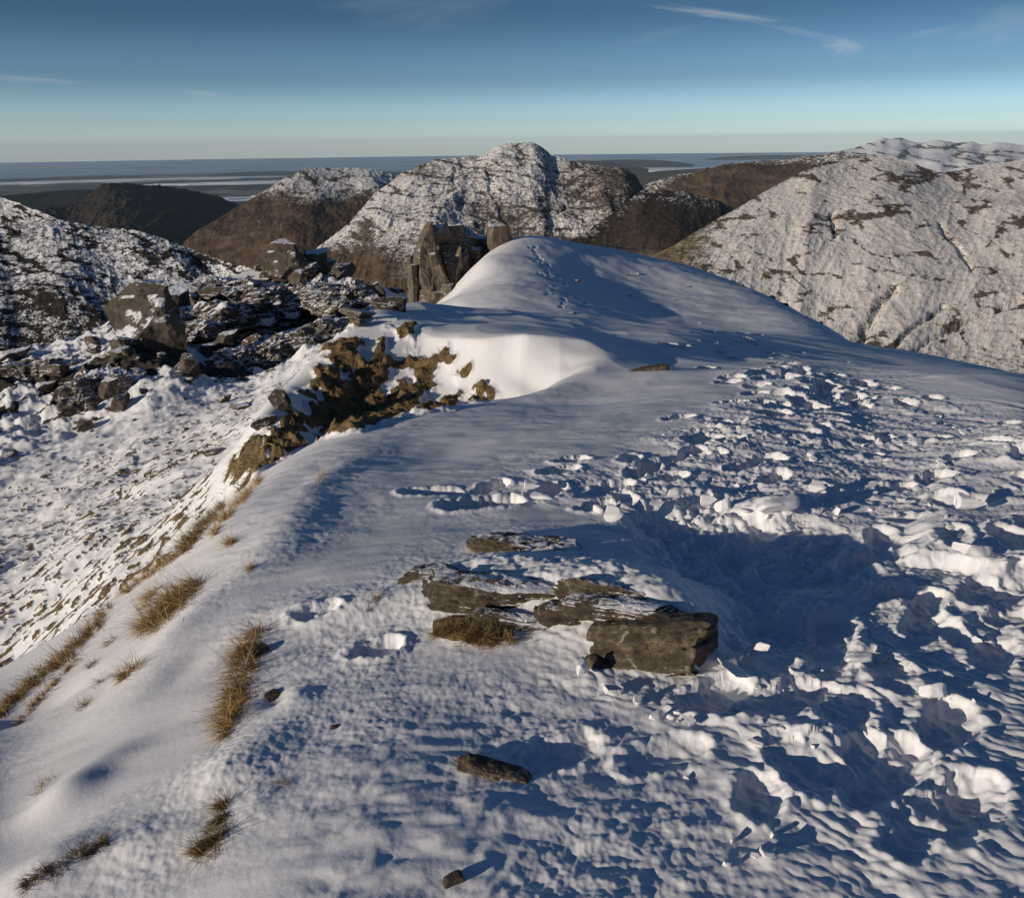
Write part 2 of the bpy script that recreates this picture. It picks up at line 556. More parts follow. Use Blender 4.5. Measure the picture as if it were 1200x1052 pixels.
# sunny bank: the plateau breaks off along a crisp wind lip into a scooped hollow
LIPP = [(452, 372, 14.6), (478, 384, 13.8), (505, 391, 13.3), (540, 396, 12.8), (580, 400, 12.3), (620, 402, 12.0), (655, 405, 12.0), (690, 412, 12.1), (725, 421, 12.2), (757, 430, 12.2)]
NEARE = [(430, 500), (480, 484), (540, 474), (600, 467), (650, 460), (690, 452), (725, 441), (757, 430)]
lipw = [at(*p)[:2] for p in LIPP]
nedw = [at(px, py, r)[:2] for (px, py), r in zip(NEARE, (8.2, 8.4, 8.7, 9.0, 9.5, 10.2, 11.2, 12.2))]
hs = slice(int(np.searchsorted(RR, 7.5)), int(np.searchsorted(RR, 18.0)))
hx, hy = X[hs], Y[hs]
jig = 0.22 * fbm(hx / 1.3, hy / 1.3, 2)
hollow = poly_sd(np.array(lipw + nedw[::-1]), hx, hy)
ud, us_, _ = line_d(lipw, hx, hy); vd, _, _ = line_d(nedw, hx, hy)
ud0 = np.where(hollow < 0, ud, -ud); ud = np.maximum(ud0 + jig, 0)
dep = np.minimum(0.74 * ud, 1.15) * sstep(1.0, .70, us_) * sstep(0.0, 1.5, vd)
ld, _, _ = line_d([lipw[0], nedw[0]], hx, hy)
dep *= sstep(0.0, 1.6, ld) * sstep(-0.05, 0.3, us_) * (1 + .25 * fbm((hx + hy) / 1.1, (hy - hx) / 2.6, 2))
Z[hs] -= dep
Z[hs] += 0.025 * np.exp(-((ud0 + jig + .12) / .28) ** 2) * sstep(1.0, .7, us_) * sstep(0, .15, us_) * sstep(0, 1.0, vd)
Z0 = Z.copy()
# broad swells
Z += 0.05 * fbm(X / 2.3, Y / 2.3, 3) * (1 - corrie) * (1 - 0.6 * dome) * sstep(0.6, 1.6, RG)
Z += corrie * (0.60 * fbm(X / 6 + 3, Y / 6, 5, 0.58) + 0.15 * fbm(X / 1.3, Y / 1.3, 4, .6))
Z += dome * (0.16 * fbm(X / 6, Y / 6, 3) + 0.05 * fbm(X / 1.5, Y / 1.5, 3))

# masks drawn on the ground
TRAMP = poly_world([(690, 585), (560, 590), (600, 550), (690, 545), (770, 515), (800, 490), (880, 455), (900, 428), (820, 396), (840, 386), (960, 398), (1060, 430),
                    (1110, 470), (1230, 478), (1260, 700), (1260, 1100), (900, 1100), (880, 960), (760, 860), (660, 800), (700, 760), (860, 790), (850, 720), (760, 660)], Z0)
RUB = poly_world([(700, 560), (800, 500), (920, 452), (1040, 455), (1200, 490), (1260, 600), (1250, 700), (1010, 760), (880, 800), (760, 800), (860, 790), (850, 720), (760, 650), (700, 610)], Z0)
tsd = poly_sd(TRAMP, X[nb], Y[nb]); rsd = poly_sd(RUB, X[nb], Y[nb])
wob = 0.35 * fbm(X[nb] / 0.7, Y[nb] / 0.7, 3)
tramp = sstep(0.30, -0.45, tsd + wob); rub = sstep(0.20, -0.25, rsd + wob)
x, y = X[nb], Y[nb]; rr = RG[nb]
Zn = Z[nb]

wa = math.radians(20)
u_ = x * math.cos(wa) + y * math.sin(wa); v_ = -x * math.sin(wa) + y * math.cos(wa)
# mound that carries the rock outcrop, the kicked-out pit to its right
for (px, py, hh, sx, sy) in ((560, 690, .07, .45, .40), (650, 700, .11, .50, .42), (740, 720, .15, .42, .36), (790, 745, .09, .28, .26), (640, 640, .05, .4, .22)):
    h = hit(px, py, Z0)
    Zn += hh * np.exp(-((x - h[0]) / sx) ** 2 - ((y - h[1]) / sy) ** 2)
h = hit(655, 700, Z0)
ocm = np.exp(-((x - h[0]) / .62) ** 4 - ((y - h[1]) / .5) ** 4)
Zn += ocm * (.030 * fbm(u_ / .30, v_ / .10, 3) + .012 * fbm(x / .06, y / .06, 2))
pit = poly_world([(725, 600), (830, 585), (985, 625), (1000, 660), (930, 700), (930, 760), (860, 760), (845, 700), (770, 650)], Z0)
psd = poly_sd(pit, x, y)
pitm = sstep(0.14, -0.20, psd + 0.22 * fbm(x / 0.4, y / 0.4, 2))
Zn -= 0.11 * pitm
Zn += pitm * (.055 * np.abs(perlin(x / .15, y / .13)) + .03 * np.abs(perlin(x / .07 + 5, y / .065)))

# lip of snow that steps down along the right of the ridge
lip = poly_world([(1045, 640), (1075, 632), (1100, 612), (1240, 590), (1300, 690), (1150, 672), (1075, 655)], Z0)
lsd = poly_sd(lip, x, y)
Zn += 0.085 * sstep(0.10, -0.07, lsd + 0.10 * fbm(x / 0.3, y / 0.3, 2))
lip2 = poly_world([(1090, 575), (1120, 566), (1260, 560), (1280, 600), (1170, 598), (1110, 592)], Z0)
Zn += 0.07 * sstep(0.12, -0.08, poly_sd(lip2, x, y) + 0.12 * fbm(x / 0.3, y / 0.3, 2))

# wind scouring: streaky ripples on the untouched crust, pebbly close by
wq = 0.05 * fbm(x / 0.25, y / 0.25, 2)
crust = (1 - tramp)
left_smooth = sstep(-0.75, -1.5, x + 0.20 * (y - 1))           # the drift on the left flank is smoother
patchy = sstep(-0.35, 0.35, fbm(x / 0.9 + 7, y / 0.9, 3))
amp = (0.12 + 0.95 * patchy) * (1 - 0.72 * left_smooth)
near = sstep(14, 6, rr)
Zn += crust * near * amp * (0.0075 * fbm((u_ + wq) / 0.16, (v_ + wq) / 0.075, 3) + 0.0042 * fbm(x / 0.034, y / 0.034, 2) * sstep(5.5, 3, rr))
Zn += crust * near * (0.020 * fbm(u_ / 0.75, v_ / 0.30, 3)) * (1 - 0.5 * left_smooth)
# soft bumps at the very front
fr = sstep(3.2, 1.9, rr) * sstep(-0.9, -0.3, x) * (1 - 0.3 * tramp)
Zn += fr * (0.011 * fbm((u_ + wq) / 0.13 + 4, (v_ - wq) / 0.07, 2) + 0.014 * fbm(u_ / 0.4, v_ / 0.16, 2))
# sastrugi swoops on the sunny bank and the knoll top
bank = sstep(8.5, 10.5, rr) * sstep(24, 18, rr)
Zn += bank * 0.05 * ridged((x * .5 + y * .5) / 1.6, (y - x) / 4.0, 2)

# trampled snow
p1, e1 = plates(x / 0.17 + 0.8 * fbm(x / .3, y / .3, 2), y / 0.15 + 0.8 * fbm(x / .3 + 9, y / .3, 2), 0.9)
p2, e2 = plates(x / 0.075 + 0.5 * fbm(x / .1, y / .1, 2), y / 0.065 + 0.5 * fbm(x / .1 + 5, y / .1, 2), 0.9)
rad = sstep(17, 8, rr)
# streaks along the tread of the path near the camera
ta = math.radians(-38)
us = x * math.cos(ta) + y * math.sin(ta); vs = -x * math.sin(ta) + y * math.cos(ta)
soft = tramp * (1 - rub)
pv = 0.25 + 0.75 * sstep(-.25, .35, fbm(us / 1.1 + 5, vs / .5, 3))
Zn += rub * rad * (0.70 + .3 * sstep(4.5, 6.5, rr)) * (pv * (0.012 * p1 * (1 - .6 * pitm) + 0.009 * p2 + 0.026 * np.abs(perlin(x / .17 + wq * 4, y / .15))) + 0.036 * fbm(us / .55, vs / .30, 2) + 0.022 * pv * np.abs(perlin(x / .075 + 3, y / .07 + wq * 9)) + .010 * np.abs(perlin(x / .035, y / .033)))
Zn += soft * rad * (0.027 * fbm(us / .55, vs / .19, 2) + 0.012 * fbm((us + wq) / .20, vs / .075, 3) + .012 * np.abs(perlin(us / .09, vs / .05 + wq * 5)) + 0.006 * p1 * sstep(0, .5, fbm(x / .8, y / .8, 2)) + 0.004 * fbm(x / .04, y / .04, 2))


DEP = np.zeros(Z.shape, np.float32); RIM = np.zeros(Z.shape, np.float32)


def boot(cx, cy, ang, L=0.30, W=0.115, depth=0.09, rim=0.012, soft_=0.012, side=1):
    sl = window(cx, cy, L * 0.5 + 0.14)
    X_, Y_ = X[sl], Y[sl]
    ca, sa = math.cos(ang), math.sin(ang)
    a = (X_ - cx) * sa + (Y_ - cy) * ca; b = (X_ - cx) * ca - (Y_ - cy) * sa
    n = 0.022 * fbm(X_ / 0.11, Y_ / 0.11, 2) + 0.007 * fbm(X_ / 0.04, Y_ / 0.04, 2)
    w = W * (0.5 + 0.06 * np.sin(a / L * 6.0 + side))
    hl = L * 0.5 - W * 0.42
    dd = np.hypot(np.maximum(np.abs(a) - hl, 0), b) - w + n
    m = sstep(soft_, -soft_, dd)
    DEP[sl] = np.maximum(DEP[sl], depth * m * (1 + 0.25 * a / L + .35 * fbm(X_ / .07, Y_ / .07, 2))); RIM[sl] = np.maximum(RIM[sl], rim * np.exp(-((dd - 0.03) / 0.025) ** 2) * (1 + fbm(X_ / .06, Y_ / .06, 2)))


def boot_px(px, py, heading_deg, **k):
    h = hit(px, py, Z0)
    if h is not None and np.hypot(h[0], h[1]) < 75:
        boot(h[0], h[1], math.radians(heading_deg), **k)


# single prints
for (px, py, hd, kw) in ((442, 757, 75, dict(L=.19, W=.10, depth=.045, soft_=.02)), (372, 718, 70, dict(L=.18, W=.10, depth=.03, soft_=.03)), (825, 516, 60, dict(L=.42, W=.2, depth=.14, soft_=.03)),
                         (795, 491, 65, dict(L=.34, W=.15, depth=.1)), (857, 472, 70, dict(depth=.1, L=.4, W=.16)), (505, 578, 80, dict(L=.42, W=.12, depth=.05)), (565, 590, 70, dict(L=.6, W=.2, depth=.08)),
                         (575, 570, 40, dict(L=.34, depth=.09)), (655, 552, 60, dict(L=.34, W=.14, depth=.1)), (640, 575, 30, dict(L=.4, W=.18, depth=.1)), (670, 540, 70, dict(L=.3, W=.12, depth=.08)),
                         (760, 548, 20, dict(L=.34, W=.15, depth=.13)), (745, 556, 10, dict(L=.3, W=.13, depth=.12)), (700, 590, 60, dict(L=.3, W=.13, depth=.08)),
                         (785, 404, 70, dict(L=.4, W=.2, depth=.12)), (793, 407, 70, dict(L=.4, W=.2, depth=.12)), (905, 485, 70, dict(L=.4, W=.18, depth=.12)), (860, 500, 70, dict(L=.34, W=.15, depth=.09))):
    boot_px(px, py, hd, **kw)
# the trail ahead over the knoll
for k in range(95):
    f = rng.random() ** 1.1
    py = 388 + 92 * f
    cx = 850 + 130 * (1 - (1 - f) ** 2) - 20 * f; wd = 32 + 95 * f
    px = cx + rng.normal() * wd * 0.55
    boot_px(px, py, rng.normal(40, 22), L=.33, W=.15 + .05 * rng.random(), depth=rng.uniform(.06, .13), soft_=.03)
# prints on the third dome
for k in range(46):
    f = rng.random()
    px = 622 + 70 * f * (0.4 + 0.6 * rng.random()) + rng.normal() * 4; py = 288 + 74 * f
    boot_px(px, py, rng.normal(0, 25), L=.32, W=.17, depth=.07, soft_=.05, rim=0.02)
# deep prints through the churned path
for k in range(150):
    px, py = rng.uniform(640, 1230), rng.uniform(455, 1060)
    h = hit(px, py, Z0)
    if h is None: continue
    if poly_sd(TRAMP, np.array([h[0]]), np.array([h[1]]))[0] > -0.1: continue
    if poly_sd(pit, np.array([h[0]]), np.array([h[1]]))[0] < 0.05 and rng.random() < .6: continue
    big = py > 740
    if big and (rng.random() < .6 or py > 930): continue
    boot(h[0], h[1], math.radians(rng.normal(38, 28)), depth=rng.uniform(.015, .035) if big else rng.uniform(.025, .062), soft_=.05 if big else .03, L=rng.uniform(.26, .36), W=rng.uniform(.11, .15), rim=.014)
for (px, py, hd, kw) in ((1040, 905, 48, dict(L=.46, W=.12, depth=.055, soft_=.04)), (1010, 880, 40, dict(L=.22, W=.11, depth=.05, soft_=.035)), (1130, 950, 45, dict(L=.36, W=.12, depth=.05, soft_=.05)),
                         (1075, 970, 48, dict(L=.34, W=.10, depth=.03, soft_=.045)), (890, 935, 20, dict(L=.20, W=.10, depth=.035, soft_=.04)), (1165, 760, 40, dict(L=.34, W=.13, depth=.05, soft_=.04)),
                         (1110, 850, 40, dict(L=.36, W=.13, depth=.045, soft_=.04)), (960, 905, 60, dict(L=.26, W=.12, depth=.03, soft_=.045)), (930, 820, 50, dict(L=.3, W=.13, depth=.05, soft_=.04)), (780, 885, 70, dict(L=.3, W=.10, depth=.02, soft_=.05)), (650, 885, 65, dict(L=.34, W=.10, depth=.018, soft_=.05))):
    boot_px(px, py, hd, **kw)


Z += RIM * (DEP < 0.01) - DEP

# hand-placed drifts, dents and lips on the left flank: (px, py, radius m, height m, stretch, heading)
def bumpz(px, py, rad_, hgt, stretch=1.0, hd=0.0, sharp=2.0):
    h = hit(px, py, Z0)
    if h is None: return
    sl = window(h[0], h[1], rad_ * stretch * 2.2)
    ca, sa = math.cos(math.radians(hd)), math.sin(math.radians(hd))
    a = ((X[sl] - h[0]) * sa + (Y[sl] - h[1]) * ca) / (rad_ * stretch); b = ((X[sl] - h[0]) * ca - (Y[sl] - h[1]) * sa) / rad_
    q = np.hypot(a, b)
    Z[sl] += hgt * np.exp(-q ** sharp)


for args in ((115, 905, .10, .05, 1.4, 40), (130, 900, .06, -.025, 1.8, 60), (70, 935, .10, .045, 1.2, 40), (170, 965, .10, .06, 1.5, 50), (200, 950, .08, -.05, 2.0, 60), (20, 985, .16, -.04, 1.6, 30), (60, 1010, .10, .05, 1.5, 50),
             (50, 825, .10, -.05, 2.4, 55), (300, 940, .07, .018, 1.2, 20), (322, 812, .05, -.03, 1.0, 0), (345, 812, .07, .025, 1.0, 0), (390, 740, .10, -.03, 2.6, 55), (430, 715, .1, .05, 2.5, 60), (350, 712, .10, .03, 1.4, 60),
             (180, 800, .25, .05, 2.0, 30), (225, 775, .10, -.03, 2.0, 20), (210, 740, .12, .05, 3.0, 15), (270, 900, .12, .05, 2.2, 25), 
             (860, 850, .14, .02, 1.2, 30), (960, 865, .13, .035, 1.3, 30),
             (850, 600, .18, .07, 2.0, 75), (905, 600, .12, .06, 1.6, 70), (560, 575, .12, -.04, 1.6, 60), (385, 560, .12, .03, 4.0, 10), (345, 605, .16, .025, 4.0, 12), (310, 660, .16, .02, 4.0, 10), (520, 530, .25, -.05, 3.0, 60),
             (700, 470, .2, -.03, 3.0, 80), (730, 432, .2, -.02, 2.5, 80)):
    bumpz(*args)

# ------------------------------------------------------------------ what shows through the snow
veg = np.full(Z.shape, -0.5); rock = np.full(Z.shape, -0.5); dirt = np.zeros(Z.shape)
# brown patches on the sunny bank (photo outlines laid on the ground)
BANK = [[(385, 408), (402, 398), (428, 400), (424, 418), (412, 436), (398, 428), (386, 424)],
        [(440, 412), (450, 400), (452, 424), (446, 440), (436, 452), (424, 455), (428, 440), (420, 432)],
        [(462, 428), (485, 420), (508, 420), (512, 430), (505, 440), (518, 452), (508, 458), (496, 448), (488, 428)],
        [(515, 424), (520, 416), (531, 424), (526, 430)],
        [(352, 488), (372, 480), (380, 470), (372, 455), (390, 440), (400, 455), (412, 450), (424, 458), (430, 470), (448, 468), (456, 455), (470, 448), (492, 462), (488, 478), (470, 488), (440, 498), (420, 506), (385, 514), (378, 502), (360, 502)],
        [(382, 440), (372, 470), (364, 466), (374, 430)],
        [(424, 425), (440, 445), (455, 440), (450, 470), (430, 480), (420, 460), (400, 478), (395, 460), (410, 440)],
        [(502, 484), (518, 470), (538, 462), (536, 468), (520, 478)],
        [(553, 468), (560, 452), (572, 446), (578, 464), (566, 462), (556, 472)],
        [(318, 522), (328, 505), (338, 492), (346, 488), (344, 505), (336, 520), (330, 535), (322, 530)],
        [(265, 570), (270, 545), (284, 530), (300, 524), (302, 536), (316, 544), (326, 542), (305, 556), (280, 566)],
        [(310, 508), (322, 500), (326, 512), (316, 514)],
        [(471, 390), (478, 380), (487, 386), (484, 394), (474, 396)],
        [(410, 370), (430, 374), (428, 382), (414, 384)],
        [(450, 380), (458, 376), (452, 386)], [(340, 520), (352, 516), (354, 526), (342, 530)],
        [(535, 437), (540, 440), (534, 444)], [(484, 400), (489, 403), (485, 408)]]
bw = slice(int(np.searchsorted(RR, 6.5)), int(np.searchsorted(RR, 26.0)))
BANKW = []
for pl in BANK:
    pw = poly_world(pl, Z)
    if len(pw) < 3: continue
    BANKW.append(pw)
    sdv = poly_sd(pw, X[bw], Y[bw]) + 0.30 * fbm(X[bw] / .42, Y[bw] / .42, 4)
    sdv = sdv - .02
    m = sstep(0.12, -0.12, sdv)
    veg[bw] = np.maximum(veg[bw], m)
    Z[bw] += (0.02 + 0.10 * ridged(X[bw] / .5, Y[bw] / .5, 2) + .07 * np.abs(perlin(X[bw] / .22, Y[bw] / .22))) * m
# speckled turf on the slope of the corrie
cw_ = slice(int(np.searchsorted(RR, 9.5)), int(np.searchsorted(RR, 62.0)))
xx, yy, r_ = X[cw_], Y[cw_], RG[cw_]
az = np.degrees(TH)[None, :] * np.ones_like(r_)
ang = math.radians(35)
uu = xx * math.cos(ang) + yy * math.sin(ang); vv = -xx * math.sin(ang) + yy * math.cos(ang)
wz = 0.3 * fbm(xx, yy, 2)
n = fbm((uu + wz) / 0.27, (vv + wz) / 0.21, 4, 0.6)
dens = fbm(uu / 6.0, vv / 1.8, 3)
th_ = 0.21 - 0.34 * dens + 0.25 * sstep(20, 45, r_) - 0.10 * sstep(17, 11, r_)
m = sstep(th_ - .02, th_ + .06, n) * corrie[cw_] * sstep(9.5, 11.0, r_ + 1.2 * dens)
veg[cw_] = np.maximum(veg[cw_], m)
Z[cw_] += 0.03 * m
# rocky band of the boulder terrace, extra dark rock stands in for its shade
rk = sstep(30, 46, r_) * corrie[cw_] * sstep(1, -8, az)
rn = ridged(xx / 5.0, yy / 5.0, 4, 0.55)
rn2 = fbm(xx / 9.0 + 20, yy / 9.0, 3)
Z[cw_] += rk * (0.75 * (rn - .45) * sstep(-.25, .25, rn2 + .12) + .55 * fbm(xx / 1.4, yy / 1.4, 4, .6))
rock[cw_] = np.where(rk > 0, rk * sstep(-.15, .30, rn2 + .5 * fbm(xx / 1.6, yy / 1.6, 3)) * 0.85, rock[cw_])
# small dark stones on the third dome's skyline and thin edges: tint by slope later

tp = poly_world([(506, 728), (530, 722), (575, 726), (604, 738), (600, 750), (570, 757), (525, 752), (508, 742)], Z)
sdv = poly_sd(tp, X[nb], Y[nb]) + .02 * fbm(X[nb] / .06, Y[nb] / .06, 3)
m = sstep(.012, -.012, sdv); veg[nb] = np.maximum(veg[nb], m); Z[nb] += .03 * sstep(.02, -.05, sdv)
# grass lips: narrow bands of bare turf where the drift edge has slipped
LIPS = [] and [([(0, 838), (40, 800), (85, 762), (105, 742), (128, 712)], .045), ([(150, 690), (200, 655), (222, 640), (236, 620)], .05), ([(222, 636), (240, 612), (262, 592), (300, 562)], .07),
        ([(30, 1035), (70, 1012), (130, 985)], .035)]
for pts, w in LIPS:
    pw = [hit(px, py, Z)[:2] for px, py in pts]
    d, s, sd = line_d(pw, X[nb], Y[nb])
    wv = w * (1 + .8 * fbm(X[nb] / .25, Y[nb] / .25, 2))
    m = sstep(1.0, 0.6, d / wv)
    veg[nb] = np.maximum(veg[nb], m); Z[nb] -= 0.03 * m
dirt[nb] = np.maximum(dirt[nb], 0.16 * sstep(.25, .55, fbm((u_ + wq) / 0.5, v_ / 0.05 + 3, 3) + .25 * left_smooth - .1) * left_smooth * sstep(8, 5, rr))

verts = np.stack([X, Y, Z], -1).reshape(-1, 3)
me = mesh_np('snow_ridge', verts, grid_faces(NR, NC)[:, ::-1], M_RIDGE, True, dict(veg=veg, rock=rock, dirt=dirt))
tag(link('snow_ridge', me), 'snow covered mountain ridge with a trampled path and grassy left flank', kind='structure')


# ===OBJECTS
# ------------------------------------------------------------------ rocks
import bmesh


def ico(sub):
    bm = bmesh.new(); bmesh.ops.create_icosphere(bm, subdivisions=sub, radius=1.0)
    V = np.array([v.co[:] for v in bm.verts]); F = np.array([[v.index for v in f.verts] for f in bm.faces]); bm.free()
    return V, F


ICO = {k: ico(k) for k in (3, 4, 5, 6)}


def rock_verts(dims, seed, sub=5, boxy=5.0, ncut=9, cut=(0.55, 0.95), strata=0.0, rough=0.05, sfreq=9.0, flat_bias=0.0):
    g = np.random.default_rng(seed)
    V, F = ICO[sub]
    P = V / (np.abs(V) ** boxy).sum(1, keepdims=True) ** (1 / boxy)
    P = P / np.abs(P).max(0)
    for k in range(ncut):
        n = g.normal(size=3); n[2] *= (1 - flat_bias); n /= np.linalg.norm(n)
        reach = np.abs(n).sum()
        d = g.uniform(*cut) * reach * 0.85
        over = np.maximum(P @ n - d, 0)
        P = P - over[:, None] * n
    D = np.array(dims) * 0.5
    P = P * D
    m = D.min()
    nn = V / np.linalg.norm(V, axis=1, keepdims=True)
    f = fbm3(P / m * 1.1 + seed * 7.7, 5, 0.6)
    P = P + nn * (rough * m * 2.0) * f[:, None]
    if strata:
        zz = P[:, 2] / D[2] * sfreq + 0.8 * fbm3(P / m * 0.5 + seed, 3)
        st = _r1[(np.floor(zz).astype(int) + seed * 37) & 4095] - .5
        fr = zz - np.floor(zz); st = st - 0.35 * (fr < 0.13)
        P[:, :2] += nn[:, :2] * (strata * m * 2) * st[:, None]
    return P, F


def rock_mesh(name, dims, seed, mat, smooth=True, **k):
    P, F = rock_verts(dims, seed, **k)
    me = mesh_np(name, P, F, mat, smooth)
    return me


def eul(yaw, pitch=0.0, roll=0.0):
    return (math.radians(roll), math.radians(pitch), math.radians(yaw))


def place_rock(name, label, cat, px, py, dims, yaw, pitch, roll, seed, mat, sink=0.3, group=None, parent=None, rmin=.5, **k):
    h = hit(px, py, Z, rmin)
    me = rock_mesh(name, dims, seed, mat, **k)
    o = link(name, me, parent, (h[0], h[1], h[2] + dims[2] * (0.5 - sink)), eul(yaw, pitch, roll))
    if not parent: tag(o, label, cat, group)
    return o


SL = dict(sub=6, boxy=3.2, ncut=12, cut=(0.50, 0.95), strata=0.30, rough=0.11, flat_bias=0.35, sfreq=4.0)
place_rock('rock_slab', 'square ended brown slab, thickest of the outcrop, with pale lichen spots', 'rock', 766, 752, (0.50, 0.30, 0.20), -15, -13, -14, 11, M_SLAB, 0.50, **dict(SL, boxy=7.0, ncut=7, cut=(.66, .98), strata=.22, rough=.08, sfreq=3.0))
place_rock('rock_slab', 'long thin dark slab across the middle of the outcrop', 'rock', 590, 688, (0.80, 0.30, 0.20), -9, 2, -10, 12, M_SLABSNOW, 0.77, **SL)
place_rock('rock_slab', 'short dark slab end showing at the left tip of the outcrop', 'rock', 522, 672, (0.42, 0.20, 0.15), -4, -4, -8, 13, M_SLABSNOW, 0.73, **SL)
place_rock('rock_slab', 'humped dark slab along the far top of the outcrop', 'rock', 622, 638, (0.72, 0.24, 0.17), -6, 2, -12, 14, M_SLABSNOW, 0.73, **SL)
place_rock('rock_slab', 'narrow dark ledge between the middle slab and the snow plate', 'rock', 712, 694, (0.46, 0.16, 0.14), -14, 4, -10, 15, M_SLABSNOW, 0.71, **SL)
place_rock('rock_slab', 'thin crusted slab edge just above the brown turf clump', 'rock', 610, 727, (0.60, 0.14, 0.11), -14, 3, -8, 16, M_SLABSNOW, 0.73, **SL)
place_rock('rock_slab', 'stepped dark slab joining the middle slab to the square block', 'rock', 680, 722, (0.40, 0.18, 0.15), -14, 5, -6, 17, M_SLABSNOW, 0.73, **SL)
place_rock('rock_slab', 'thin dark layer lying over the back of the square ended slab', 'rock', 728, 716, (0.52, 0.20, 0.10), -14, -2, -10, 25, M_SLABSNOW, 0.45, **SL)
place_rock('rock', 'small black rock in the hollow under the square slab', 'rock', 706, 775, (0.13, 0.12, 0.10), 30, 0, 0, 18, M_SLAB, 0.78, sub=5, ncut=8)
place_rock('rock_flake', 'thin dark flake of rock lying alone in the foreground snow', 'rock', 570, 900, (0.30, 0.10, 0.06), -20, 5, -14, 19, M_SLAB, 0.58, **SL)
place_rock('pebble', 'tiny dark stone at the bottom edge of the snow', 'stone', 531, 1033, (0.055, 0.04, 0.04), 20, 0, 0, 20, M_SLAB, 0.4, sub=4)
place_rock('rock', 'small wedge of rock poking out where the sunny bank ends', 'rock', 757, 434, (0.62, 0.16, 0.12), 4, -8, 0, 21, M_SLAB, 0.6, sub=5, ncut=8)
place_rock('pebble', 'small dark stone beside the big straw tuft', 'stone', 320, 815, (0.06, 0.05, 0.04), 50, 0, 0, 22, M_SLAB, 0.55, sub=4)
place_rock('pebble', 'dark stone sheltered at the top end of the straw tuft', 'stone', 303, 765, (0.09, 0.06, 0.06), 50, 0, 0, 23, M_SLAB, 0.45, sub=4)
place_rock('pebble', 'reddish stone half buried in the untouched snow crust', 'stone', 393, 852, (0.035, 0.025, 0.02), 10, 0, 0, 24, M_SLAB, 0.5, sub=4)

# boulders of the terrace
BB = [rock_mesh('boulder', (1.0, s1, s2), 100 + i, M_BOULDER, sub=5, boxy=9.0, ncut=16, cut=(0.34, 0.82), rough=0.07, strata=0.03, sfreq=3, smooth=False) for i, (s1, s2) in enumerate(((.8, .8), (.7, .6), (.9, 1.1), (.6, .8), (.8, .45), (.65, 1.0), (.75, .7), (.5, .5)))]


def boulder(px, py, wpx, hfac, k, label, yaw=None, pitch=0, roll=0, group=None, sink=.25):
    h = hit(px, py, Z, 7.0)
    if h is None: return None
    r = math.hypot(h[0], h[1]); s = wpx / FPX * r
    yaw = rng.uniform(0, 360) if yaw is None else yaw
    o = link('boulder', BB[k], None, (h[0], h[1], h[2] + s * hfac * (0.5 - sink) * .8), eul(yaw, pitch, roll), (s, s, s * hfac))
    tag(o, label, 'boulder', group)
    return o


for a in ((182, 404, 96, .95, 2, 'largest boulder of the terrace, a tall brown block with a dark side', 20, 8, -6), (268, 412, 34, 1.3, 5, 'upright block leaning left of the snowy boulder pile', 30, 10, 0),
          (302, 414, 46, 1.0, 0, 'rounded boulder in the snowy boulder pile', 60, 0, 0), (342, 408, 62, .9, 1, 'wide dark boulder in the shaded snow pile', 10, 0, 10), (345, 376, 40, .8, 6, 'brown topped boulder above the wide dark one', 0, 0, 0),
          (250, 352, 40, .9, 1, 'snowy boulder at the left end of the terrace skyline', 15, 5, 0), (292, 346, 50, .8, 0, 'pale flat topped boulder catching sun on the terrace', 30, -6, 0), (335, 322, 62, .8, 2, 'dark cubic boulder highest on the terrace skyline', 25, 0, 5),
          (372, 318, 50, .9, 5, 'tall skyline boulder beside the highest dark block', 50, 5, 0), (375, 341, 26, 1.0, 0, 'small snow capped boulder in front of the skyline boulders', 0, 0, 0), (400, 330, 40, .9, 3, 'dark boulder at the right end of the skyline', 35, 0, 0),
          (428, 352, 22, 1.6, 3, 'narrow upright stone near the crag', 0, 12, 0), (452, 362, 44, .8, 1, 'sloping boulder wedged below the crag', 25, 10, 0), (425, 372, 46, .6, 4, 'long low boulder under the narrow upright stone', 40, 14, 0),
          (62, 438, 32, .8, 1, 'brown boulder on the sunny snow at the terrace edge', 0, 0, 0), (104, 446, 40, 1.0, 0, 'dark jagged boulder, largest of the lower cluster', 15, 0, 10), (134, 462, 34, 1.1, 5, 'pointed boulder with a sunlit brown face', 35, 0, 0),
          (142, 478, 30, .9, 3, 'shaded boulder under the pointed one', 60, 0, 0), (104, 476, 34, .8, 6, 'snow streaked boulder in the lower cluster', 10, 0, 0), (98, 504, 20, 1.2, 3, 'small upright boulder, lowest of the cluster', 0, 15, 0),
          (58, 455, 30, .7, 7, 'low dark boulder left of the jagged one', 20, 0, 0), (14, 534, 22, .8, 6, 'lone boulder on the snow at the left edge', 0, 0, 0), (246, 532, 24, .7, 1, 'lone boulder on the speckled snow slope', 30, 0, 0),
          (265, 470, 26, .9, 7, 'black boulder beside the snow gully', 50, 10, 0), (284, 478, 26, .6, 4, 'flat dark slab beside the black boulder', 30, 0, 0), (330, 476, 30, 1.0, 2, 'shaded outcrop block above the brown turf bank', 20, 0, 0),
          (305, 500, 36, .8, 1, 'craggy grey block left of the turf bank', 45, 0, 0), (222, 448, 22, .7, 7, 'small dark boulder on the shaded snow rib', 0, 0, 0), (418, 374, 22, .8, 4, 'overhanging ledge of rock at the tip of the sunny bank', 10, 0, 0),
          (208, 372, 60, 1.0, 5, 'dark shaded boulder close behind the largest one', 70, 0, 0), (20, 420, 44, .6, 7, 'rocky lump on the terrace lip at the left edge', 30, 0, 0), (315, 385, 50, .8, 6, 'snow plastered boulder above the pile', 0, 0, 0)):
    boulder(*a)
